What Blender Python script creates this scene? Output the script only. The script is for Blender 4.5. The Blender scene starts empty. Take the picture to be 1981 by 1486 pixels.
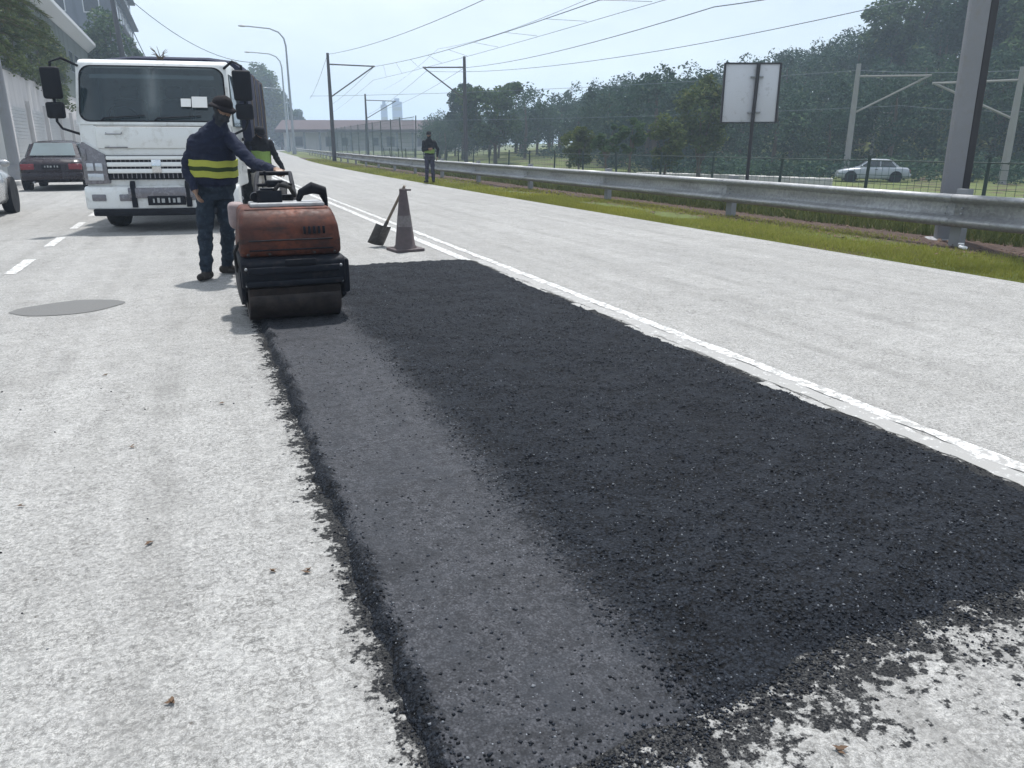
import bpy, bmesh, math, random
import numpy as np
from mathutils import Vector, Matrix, noise

rad = math.radians
random.seed(11)
rng = np.random.default_rng(11)
scene = bpy.context.scene
col = scene.collection

# ------------------------------------------------------------------ camera
cam_d = bpy.data.cameras.new('camera')
cam = bpy.data.objects.new('camera', cam_d)
col.objects.link(cam)
cam.location = (0, 0, 1.3)
cam.rotation_euler = (rad(90 - 17.37), 0, rad(-21.8))
cam_d.sensor_width = 36
cam_d.lens = 26.9
cam_d.clip_start = 0.05
cam_d.clip_end = 6000
scene.camera = cam

# ------------------------------------------------------------------ sky and sun
SUN_EL, SUN_AZ = 70.0, 28.0          # azimuth from +Y towards +X
world = bpy.data.worlds.new('World')
scene.world = world
world.use_nodes = True
wn = world.node_tree
wn.nodes.clear()
w_out = wn.nodes.new('ShaderNodeOutputWorld')
w_bg = wn.nodes.new('ShaderNodeBackground')
w_sky = wn.nodes.new('ShaderNodeTexSky')
w_sky.sky_type = 'NISHITA'
w_sky.sun_disc = False
w_sky.sun_elevation = rad(SUN_EL)
w_sky.sun_rotation = rad(SUN_AZ)
w_sky.altitude = 40
w_sky.air_density = 1.0
w_sky.dust_density = 2.5
w_sky.ozone_density = 1.0
# thin high cloud veil over the whole sky
w_tc = wn.nodes.new('ShaderNodeTexCoord')
w_map = wn.nodes.new('ShaderNodeMapping')
w_map.inputs['Scale'].default_value = (1.0, 1.0, 3.2)
w_noise = wn.nodes.new('ShaderNodeTexNoise')
w_noise.inputs['Scale'].default_value = 2.2
w_noise.inputs['Detail'].default_value = 6
w_noise.inputs['Roughness'].default_value = 0.55
w_ramp = wn.nodes.new('ShaderNodeMapRange')
w_ramp.inputs['From Min'].default_value = 0.36
w_ramp.inputs['From Max'].default_value = 0.62
w_ramp.inputs['To Min'].default_value = 0.42
w_ramp.inputs['To Max'].default_value = 0.98
w_mix = wn.nodes.new('ShaderNodeMix')
w_mix.data_type = 'RGBA'
w_mix.inputs['B'].default_value = (7.6, 8.3, 9.1, 1)
wn.links.new(w_tc.outputs['Generated'], w_map.inputs['Vector'])
wn.links.new(w_map.outputs['Vector'], w_noise.inputs['Vector'])
wn.links.new(w_noise.outputs['Fac'], w_ramp.inputs['Value'])
wn.links.new(w_ramp.outputs['Result'], w_mix.inputs['Factor'])
wn.links.new(w_sky.outputs['Color'], w_mix.inputs['A'])
wn.links.new(w_mix.outputs['Result'], w_bg.inputs['Color'])
wn.links.new(w_bg.outputs['Background'], w_out.inputs['Surface'])
w_bg.inputs['Strength'].default_value = 0.10

sun_d = bpy.data.lights.new('sun', 'SUN')
sun_d.energy = 4.2
sun_d.angle = rad(2.0)
sun_d.color = (1.0, 0.975, 0.945)
sun = bpy.data.objects.new('sun', sun_d)
col.objects.link(sun)
sd = Vector((math.sin(rad(SUN_AZ)) * math.cos(rad(SUN_EL)),
             math.cos(rad(SUN_AZ)) * math.cos(rad(SUN_EL)), math.sin(rad(SUN_EL))))
sun.rotation_euler = sd.to_track_quat('Z', 'Y').to_euler()
sun.location = (0, 0, 50)

vs = scene.view_settings
vs.view_transform = 'Standard'
vs.look = 'None'
vs.gamma = 1
vs.exposure = 0.44
vs.use_curve_mapping = False
scene.cycles.use_denoising = True
scene.cycles.max_bounces = 6
scene.cycles.use_adaptive_sampling = True
scene.cycles.adaptive_threshold = 0.02
scene.cycles.volume_bounces = 1
scene.cycles.sample_clamp_indirect = 6

# ------------------------------------------------------------------ materials
class NT:
    def __init__(s, name):
        s.m = bpy.data.materials.new(name)
        s.m.use_nodes = True
        s.t = s.m.node_tree
        s.t.nodes.clear()
        s.out = s.t.nodes.new('ShaderNodeOutputMaterial')
        s.b = s.n('ShaderNodeBsdfPrincipled')
        s.t.links.new(s.b.outputs[0], s.out.inputs['Surface'])
        s.pos = s.n('ShaderNodeNewGeometry').outputs['Position']
    def n(s, typ, **kw):
        nd = s.t.nodes.new(typ)
        for k, v in kw.items():
            setattr(nd, k, v)
        return nd
    def set(s, nd, key, v):
        if isinstance(v, bpy.types.NodeSocket):
            s.t.links.new(v, nd.inputs[key])
        else:
            if isinstance(v, tuple) and len(v) == 3 and nd.inputs[key].type == 'RGBA':
                v = (*v, 1)
            nd.inputs[key].default_value = v
    def math(s, op, a, b=0.0, c=None, clamp=False):
        nd = s.n('ShaderNodeMath', operation=op, use_clamp=clamp)
        s.set(nd, 0, a); s.set(nd, 1, b)
        if c is not None: s.set(nd, 2, c)
        return nd.outputs[0]
    def noise(s, scale, detail=4, rough=0.55, vec=None, dist=0.0):
        nd = s.n('ShaderNodeTexNoise')
        s.set(nd, 'Vector', vec or s.pos); s.set(nd, 'Scale', scale)
        s.set(nd, 'Detail', detail); s.set(nd, 'Roughness', rough); s.set(nd, 'Distortion', dist)
        return nd.outputs['Fac']
    def vor(s, scale, feature='F1', vec=None, rnd=1.0):
        nd = s.n('ShaderNodeTexVoronoi', feature=feature)
        s.set(nd, 'Vector', vec or s.pos); s.set(nd, 'Scale', scale); s.set(nd, 'Randomness', rnd)
        return nd
    def range(s, v, a, b, c=0.0, d=1.0, smooth=False):
        nd = s.n('ShaderNodeMapRange', clamp=True)
        if smooth: nd.interpolation_type = 'SMOOTHSTEP'
        for k, q in zip(('Value', 'From Min', 'From Max', 'To Min', 'To Max'), (v, a, b, c, d)):
            s.set(nd, k, q)
        return nd.outputs['Result']
    def mix(s, f, a, b, mode='MIX'):
        nd = s.n('ShaderNodeMix', data_type='RGBA', blend_type=mode)
        s.set(nd, 'Factor', f)
        s.set(nd, 6, a); s.set(nd, 7, b)
        return nd.outputs[2]
    def bump(s, h, strength=0.4, dist=0.01, normal=None):
        nd = s.n('ShaderNodeBump')
        s.set(nd, 'Height', h); s.set(nd, 'Strength', strength); s.set(nd, 'Distance', dist)
        if normal is not None: s.set(nd, 'Normal', normal)
        return nd.outputs[0]
    def xyz(s):
        nd = s.n('ShaderNodeSeparateXYZ'); s.set(nd, 0, s.pos)
        return nd.outputs
    def stretch(s, sx, sy, sz):
        nd = s.n('ShaderNodeVectorMath', operation='MULTIPLY')
        s.set(nd, 0, s.pos); nd.inputs[1].default_value = (sx, sy, sz)
        return nd.outputs[0]
    def fin(s, colr, rough=0.6, metal=0.0, normal=None, spec=0.5):
        s.set(s.b, 'Base Color', colr); s.set(s.b, 'Roughness', rough); s.set(s.b, 'Metallic', metal)
        s.set(s.b, 'Specular IOR Level', spec)
        if normal is not None: s.set(s.b, 'Normal', normal)
        return s.m

def c3(v): return (v[0], v[1], v[2], 1)
MATS = {}
def basic(name, c, rough=0.6, metal=0.0, var=0.25, scale=6.0, bump=0.0, bscale=80.0, dirt=0.0, dirtc=(0.10, 0.085, 0.07), spec=0.5, coat=0.0):
    """painted / plain surface with mottling, wear and dust"""
    if name in MATS: return MATS[name]
    k = NT(name)
    n1 = k.noise(scale, 5)
    lo = tuple(x * (1 - var) for x in c); hi = tuple(min(1, x * (1 + var)) for x in c)
    cc = k.mix(n1, c3(lo), c3(hi))
    if dirt > 0:
        n2 = k.noise(scale * 2.3, 6, 0.65)
        cc = k.mix(k.range(n2, 0.62 - dirt * 0.35, 0.75), cc, c3(dirtc))
    nm = None
    if bump > 0:
        nm = k.bump(k.noise(bscale, 4), bump, 0.01)
    rr = k.range(n1, 0.3, 0.7, max(0.02, rough - 0.1), min(1, rough + 0.1))
    m = k.fin(cc, rr, metal, nm, spec)
    if coat: k.set(k.b, 'Coat Weight', coat)
    MATS[name] = m
    return m

# -- patch geometry constants (metres)
PX0, PX1, PY0, PY1 = 0.33, 2.86, 1.31, 8.57

def m_road(name='old_asphalt', tar=True):
    k = NT(name)
    big = k.noise(0.45, 3)
    streak = k.noise(1.0, 4, vec=k.stretch(3.0, 0.18, 1))
    med = k.noise(9, 5, 0.6)
    warp = k.n('ShaderNodeMix', data_type='VECTOR')
    nz = k.n('ShaderNodeTexNoise'); k.set(nz, 'Vector', k.pos); k.set(nz, 'Scale', 22.0); k.set(nz, 'Detail', 3.0)
    k.set(warp, 'Factor', 0.06); k.set(warp, 4, k.pos); k.set(warp, 5, nz.outputs['Color'])
    wv = warp.outputs[1]
    st = k.vor(150, vec=wv)
    stc = k.n('ShaderNodeSeparateColor'); k.set(stc, 0, st.outputs['Color'])
    c = k.mix(k.range(big, 0.3, 0.7), (0.272, 0.273, 0.268, 1), (0.345, 0.345, 0.336, 1))
    c = k.mix(k.range(streak, 0.42, 0.66, 0, 0.5), c, (0.205, 0.205, 0.198, 1))
    s2 = k.noise(1.0, 5, 0.6, vec=k.stretch(1.1, 0.07, 1))
    c = k.mix(k.range(s2, 0.52, 0.66, 0, 0.45), c, (0.43, 0.43, 0.42, 1))
    c = k.mix(k.range(k.noise(0.8, 6, 0.7, dist=0.6), 0.54, 0.72, 0, 0.45), c, (0.19, 0.185, 0.175, 1))
    # pale worn stone tops against darker binder
    c = k.mix(k.range(stc.outputs[0], 0.2, 1, 0, 0.6), c, (0.50, 0.495, 0.475, 1))
    sp1 = k.range(k.noise(62, 8, 0.76), 0.50, 0.575)
    mot = k.range(k.noise(24, 6, 0.72), 0.44, 0.64)
    sp2 = k.range(k.noise(230, 4, 0.7), 0.48, 0.58)
    amt = k.range(med, 0.34, 0.62, 0.45, 1.0)
    c = k.mix(k.math('MULTIPLY', mot, 0.40), c, (0.165, 0.165, 0.16, 1))
    c = k.mix(k.math('MULTIPLY', sp1, k.math('MULTIPLY', amt, 0.74)), c, (0.090, 0.089, 0.086, 1))
    c = k.mix(k.math('MULTIPLY', sp2, k.math('MULTIPLY', amt, 0.6)), c, (0.10, 0.098, 0.094, 1))
    grime = k.range(k.noise(2.3, 6, 0.68), 0.50, 0.72)
    c = k.mix(k.math('MULTIPLY', grime, 0.30), c, (0.17, 0.168, 0.16, 1))
    # hairline crazing
    e = k.vor(38, 'DISTANCE_TO_EDGE', vec=wv)
    cr = k.range(e.outputs['Distance'], 0.0, 0.10, 1, 0)
    cr = k.math('MULTIPLY', cr, k.math('MULTIPLY', k.range(k.noise(3.0, 5, 0.65), 0.46, 0.66), k.range(k.noise(30, 4, 0.7), 0.42, 0.58)))
    c = k.mix(k.math('MULTIPLY', cr, 0.7), c, (0.085, 0.082, 0.075, 1))
    jx = k.n('ShaderNodeSeparateXYZ'); wj = k.n('ShaderNodeVectorMath', operation='ADD'); nj = k.n('ShaderNodeTexNoise'); k.set(nj, 'Vector', k.pos); k.set(nj, 'Scale', 1.7); k.set(nj, 'Detail', 6.0); k.set(nj, 'Roughness', 0.65)
    k.set(wj, 0, k.stretch(1.0, 0.16, 1.0)); k.set(wj, 1, nj.outputs['Color'])
    lc = k.vor(0.85, 'DISTANCE_TO_EDGE', vec=wj.outputs[0])
    lcm = k.math('MULTIPLY', k.range(lc.outputs['Distance'], 0.0, 0.006, 1, 0), k.range(k.noise(0.9, 4), 0.44, 0.56))
    c = k.mix(k.math('MULTIPLY', lcm, 0.7), c, (0.08, 0.078, 0.073, 1))
    if tar:
        tw = k.n('ShaderNodeTexWave', wave_type='BANDS', bands_direction='X'); k.set(tw, 'Vector', k.stretch(1.0, 0.10, 1)); k.set(tw, 'Scale', 0.55); k.set(tw, 'Distortion', 1.6); k.set(tw, 'Detail', 3.0)
        c = k.mix(k.math('MULTIPLY', k.range(tw.outputs['Fac'], 0.78, 1.0), k.range(k.noise(1.5, 5, 0.65), 0.40, 0.66, 0, 0.38)), c, (0.15, 0.148, 0.142, 1))
        oil = k.vor(0.9); c = k.mix(k.math('MULTIPLY', k.range(oil.outputs['Distance'], 0.02, 0.10, 0.5, 0), k.range(k.noise(12, 5, 0.7), 0.42, 0.60)), c, (0.07, 0.068, 0.064, 1))
    # dark specks: grit, little stars of dirt
    sp = k.vor(9.0)
    spk = k.range(sp.outputs['Distance'], 0.03, 0.075, 1, 0)
    spk = k.math('MULTIPLY', spk, k.range(k.noise(70, 2), 0.45, 0.55))
    c = k.mix(k.math('MULTIPLY', spk, 0.7), c, (0.05, 0.04, 0.032, 1))
    if tar:
        X, Y, Z = k.xyz()
        dl = k.math('SUBTRACT', PX0, X); dr = k.math('SUBTRACT', X, PX1 + 0.05)
        db = k.math('SUBTRACT', k.math('SUBTRACT', PY0, k.math('MULTIPLY', k.range(X, 0.6, 1.5, 1, 0), 0.16)), Y); dt = k.math('SUBTRACT', Y, PY1)
        d = k.math('MAXIMUM', k.math('MAXIMUM', dl, k.math('MULTIPLY', dr, 3.0)),
                   k.math('MAXIMUM', k.math('MULTIPLY', db, 0.30), k.math('MULTIPLY', dt, 5.0)))
        t1 = k.math('ADD', k.math('MULTIPLY', k.noise(34, 5, 0.68), 0.6), k.math('MULTIPLY', k.noise(7, 3), 0.42))
        th = k.math('ADD', 0.415, k.math('MULTIPLY', d, 1.55))
        tm = k.range(k.math('SUBTRACT', t1, th), 0.0, 0.05)
        dust = k.math('MULTIPLY', k.range(d, 0.0, 0.30, 0.38, 0.0), k.range(k.noise(9, 6, 0.72), 0.42, 0.62))
        c = k.mix(dust, c, (0.13, 0.128, 0.124, 1))
        c = k.mix(k.math('MULTIPLY', tm, k.range(k.noise(150, 4, 0.7), 0.38, 0.58, 0.80, 1.0)), c, (0.008, 0.009, 0.011, 1))
    h = k.math('SUBTRACT', 1.0, k.math('ADD', k.math('MULTIPLY', sp1, 0.7), k.math('MULTIPLY', cr, 0.6)))
    nm = k.bump(h, 0.35, 0.004)
    nm = k.bump(k.noise(260, 3), 0.35, 0.002, nm)
    return k.fin(c, 0.88, 0, nm, k.range(tm, 0, 1, 0.22, 0.06) if tar else 0.22)

def m_patch():
    k = NT('fresh_asphalt')
    X, Y, Z = k.xyz()
    xr = k.math('ADD', X, k.math('ADD', k.math('MULTIPLY', k.math('SUBTRACT', k.noise(6, 3), 0.5), 0.18), k.math('MULTIPLY', k.math('SUBTRACT', k.noise(1.6, 2), 0.5), 0.16)))
    rolled = k.math('MULTIPLY', k.range(xr, 0.86, 1.10, 1, 0), k.range(xr, 0.355, 0.41))
    a = k.vor(74, vec=None); b = k.vor(165)
    ac = k.n('ShaderNodeSeparateColor'); k.set(ac, 0, a.outputs['Color'])
    bc = k.n('ShaderNodeSeparateColor'); k.set(bc, 0, b.outputs['Color'])
    med = k.noise(7, 5, 0.6)
    c = k.mix(bc.outputs[0], (0.005, 0.0065, 0.0095, 1), (0.023, 0.028, 0.037, 1))
    pit = k.math('MULTIPLY', k.range(a.outputs['Distance'], 0.38, 0.66), k.range(med, 0.36, 0.60, 0.35, 1.0))
    c = k.mix(k.math('MULTIPLY', pit, 0.92), c, (0.0035, 0.0038, 0.0045, 1))
    cr = k.mix(bc.outputs[1], (0.026, 0.028, 0.034, 1), (0.072, 0.075, 0.085, 1))
    blot = k.range(k.noise(30, 6, 0.7), 0.44, 0.64)
    cr = k.mix(k.math('MULTIPLY', blot, 0.85), cr, (0.014, 0.016, 0.020, 1))
    pit2 = k.range(b.outputs['Distance'], 0.45, 0.75)
    cr = k.mix(k.math('MULTIPLY', pit2, 0.6), cr, (0.009, 0.010, 0.013, 1))
    damp = k.range(k.noise(3.2, 5, 0.65, vec=k.stretch(2.2, 0.6, 1)), 0.46, 0.66)
    cr = k.mix(k.math('MULTIPLY', damp, 0.45), cr, (0.019, 0.022, 0.028, 1))
    rag = k.range(k.math('ADD', rolled, k.math('MULTIPLY', k.math('SUBTRACT', k.noise(48, 5, 0.74), 0.5), 2.6)), 0.40, 0.60)
    c = k.mix(rag, c, cr)
    rake = k.noise(2.2, 5, 0.62, vec=k.stretch(1.0, 2.4, 1), dist=1.6)
    c = k.mix(k.range(rake, 0.48, 0.68, 0, 0.55), c, k.mix(0.55, c, (0.004, 0.0045, 0.006, 1)))
    c = k.mix(k.range(rake, 0.30, 0.46, 0.30, 0), c, (0.030, 0.034, 0.042, 1))
    g = k.vor(190); gc = k.n('ShaderNodeSeparateColor'); k.set(gc, 0, g.outputs['Color'])
    glint = k.math('MULTIPLY', k.range(gc.outputs[2], 0.984, 0.99), k.range(g.outputs['Distance'], 0.30, 0.45, 1, 0))
    c = k.mix(k.math('MULTIPLY', glint, 0.75), c, (0.22, 0.24, 0.27, 1))
    h = k.math('ADD', k.math('SUBTRACT', 1.0, a.outputs['Distance']), k.math('MULTIPLY', k.math('SUBTRACT', 1.0, b.outputs['Distance']), 0.5))
    st = k.range(rolled, 0, 1, 0.75, 0.30)
    nd = k.n('ShaderNodeBump'); k.set(nd, 'Height', h); k.set(nd, 'Strength', st); k.set(nd, 'Distance', 0.010)
    return k.fin(c, k.range(rolled, 0, 1, 0.75, 0.78), 0, nd.outputs[0], k.range(rolled, 0, 1, 0.10, 0.25))

def m_crumb():
    k = NT('asphalt_crumb')
    isl = k.n('ShaderNodeNewGeometry').outputs['Random Per Island']
    c = k.mix(k.range(isl, 0, 0.9), (0.005, 0.0065, 0.009, 1), (0.028, 0.033, 0.043, 1))
    c = k.mix(k.range(isl, 0.965, 0.975), c, (0.15, 0.16, 0.175, 1))
    return k.fin(c, 0.75, 0, None, 0.15)

def m_paint(name='worn_road_paint', lo=0.44, hi=0.54):
    k = NT(name)
    n = k.noise(16, 6, 0.7)
    n2 = k.noise(90, 3, 0.6)
    wear = k.range(k.math('ADD', k.math('MULTIPLY', n, 0.7), k.math('MULTIPLY', n2, 0.3)), lo, hi)
    c = k.mix(k.noise(4, 3), (0.58, 0.59, 0.59, 1), (0.72, 0.72, 0.71, 1))
    c = k.mix(k.math('MULTIPLY', wear, 0.93), c, (0.25, 0.248, 0.24, 1))
    return k.fin(c, 0.75, 0, k.bump(k.noise(120, 3), 0.4, 0.004), 0.3)

def m_leaf(name, a, b, cc, transl=0.28):
    k = NT(name)
    isl = k.n('ShaderNodeNewGeometry').outputs['Random Per Island']
    c = k.mix(k.range(isl, 0, 0.7), c3(a), c3(b))
    c = k.mix(k.range(isl, 0.88, 1.0), c, c3(cc))
    c = k.mix(k.range(k.noise(0.16, 2), 0.45, 0.65, 0, 0.55), c, c3((b[0] * 1.25, b[1] * 1.15, b[2] * 0.85)))
    c = k.mix(k.range(k.noise(0.30, 3), 0.42, 0.68, 0, 0.5), c, c3(tuple(x * 0.6 for x in a)))
    k.fin(c, 0.8, 0, None, 0.08)
    tr = k.n('ShaderNodeBsdfTranslucent'); k.set(tr, 'Color', c)
    ms = k.n('ShaderNodeMixShader'); k.set(ms, 0, transl)
    k.t.links.new(k.b.outputs[0], ms.inputs[1]); k.t.links.new(tr.outputs[0], ms.inputs[2])
    k.t.links.new(ms.outputs[0], k.out.inputs['Surface'])
    return k.m

def m_ground():
    k = NT('verge_ground')
    n = k.noise(0.7, 6, 0.6); n2 = k.noise(14, 5, 0.65); n3 = k.noise(60, 3)
    grass = k.mix(n2, (0.060, 0.080, 0.026, 1), (0.13, 0.155, 0.050, 1))
    soil = k.mix(n3, (0.034, 0.024, 0.021, 1), (0.095, 0.064, 0.052, 1))
    X, Y, Z = k.xyz()
    strip = k.math('MULTIPLY', k.range(X, 8.6, 9.0), k.range(X, 10.3, 11.2, 1, 0))
    f = k.math('MAXIMUM', k.range(n, 0.52, 0.62), strip)
    c = k.mix(f, grass, soil)
    return k.fin(c, 0.95, 0, k.bump(n3, 0.7, 0.02), 0.2)

def m_rust():
    k = NT('scuffed_orange_paint')
    n = k.noise(7, 6, 0.7); n2 = k.noise(26, 6, 0.7); n3 = k.noise(4, 5, 0.6, vec=k.stretch(1, 1, 5))
    c = k.mix(k.range(n, 0.35, 0.65), (0.055, 0.020, 0.016, 1), (0.185, 0.052, 0.024, 1))
    c = k.mix(k.range(k.noise(2.1, 4, 0.6), 0.42, 0.66, 0, 0.75), c, (0.040, 0.019, 0.017, 1))
    scr = k.range(k.noise(9, 5, 0.7, vec=k.stretch(0.5, 1, 9)), 0.60, 0.70, 0, 0.6)
    c = k.mix(scr, c, (0.020, 0.015, 0.016, 1))
    c = k.mix(k.range(n2, 0.5, 0.68, 0, 0.8), c, (0.042, 0.020, 0.016, 1))
    c = k.mix(k.range(n3, 0.52, 0.66, 0, 0.85), c, (0.026, 0.018, 0.017, 1))
    return k.fin(c, k.range(n2, 0.3, 0.7, 0.5, 0.8), 0, k.bump(n2, 0.15, 0.01), 0.25)

def m_cloth(name, c, dust=0.0, dustc=(0.2, 0.21, 0.22), var=0.3):
    k = NT(name)
    n = k.noise(11, 5, 0.6); w = k.noise(420, 2)
    cc = k.mix(n, c3(tuple(x * (1 - var) for x in c)), c3(tuple(x * (1 + var) for x in c)))
    if dust: cc = k.mix(k.range(k.noise(24, 6, 0.7), 0.5, 0.75, 0, dust), cc, c3(dustc))
    nm = k.bump(w, 0.35, 0.002); nm = k.bump(k.noise(22, 4), 0.5, 0.012, nm)
    return k.fin(cc, 0.9, 0, nm, 0.2)

def m_wall(name, c, streakc, panel=0.0):
    k = NT(name)
    n = k.noise(0.5, 6, 0.65); s = k.noise(1.3, 5, 0.65, vec=k.stretch(1, 1, 0.12))
    cc = k.mix(n, c3(tuple(x * 0.85 for x in c)), c3(tuple(min(1, x * 1.12) for x in c)))
    cc = k.mix(k.range(s, 0.5, 0.72, 0, 0.7), cc, c3(streakc))
    return k.fin(cc, 0.9, 0, k.bump(k.noise(30, 4), 0.25, 0.01), 0.2)

def m_galv():
    k = NT('galvanised_steel')
    v = k.vor(28); vc = k.n('ShaderNodeSeparateColor'); k.set(vc, 0, v.outputs['Color'])
    c = k.mix(vc.outputs[0], (0.28, 0.285, 0.29, 1), (0.39, 0.395, 0.40, 1))
    st = k.noise(2.0, 5, 0.65, vec=k.stretch(1, 0.4, 3))
    c = k.mix(k.range(st, 0.5, 0.72, 0, 0.55), c, (0.12, 0.115, 0.11, 1))
    return k.fin(c, k.range(st, 0.3, 0.7, 0.42, 0.6), 0.5, None, 0.5)

def m_glass(name, tint, opac, rough=0.04):
    k = NT(name)
    k.fin(c3(tint), rough, 0, None, 0.8)
    tr = k.n('ShaderNodeBsdfTransparent'); k.set(tr, 'Color', (0.55, 0.66, 0.68, 1))
    ms = k.n('ShaderNodeMixShader'); k.set(ms, 0, opac)
    k.t.links.new(tr.outputs[0], ms.inputs[1]); k.t.links.new(k.b.outputs[0], ms.inputs[2])
    k.t.links.new(ms.outputs[0], k.out.inputs['Surface'])
    return k.m

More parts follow.
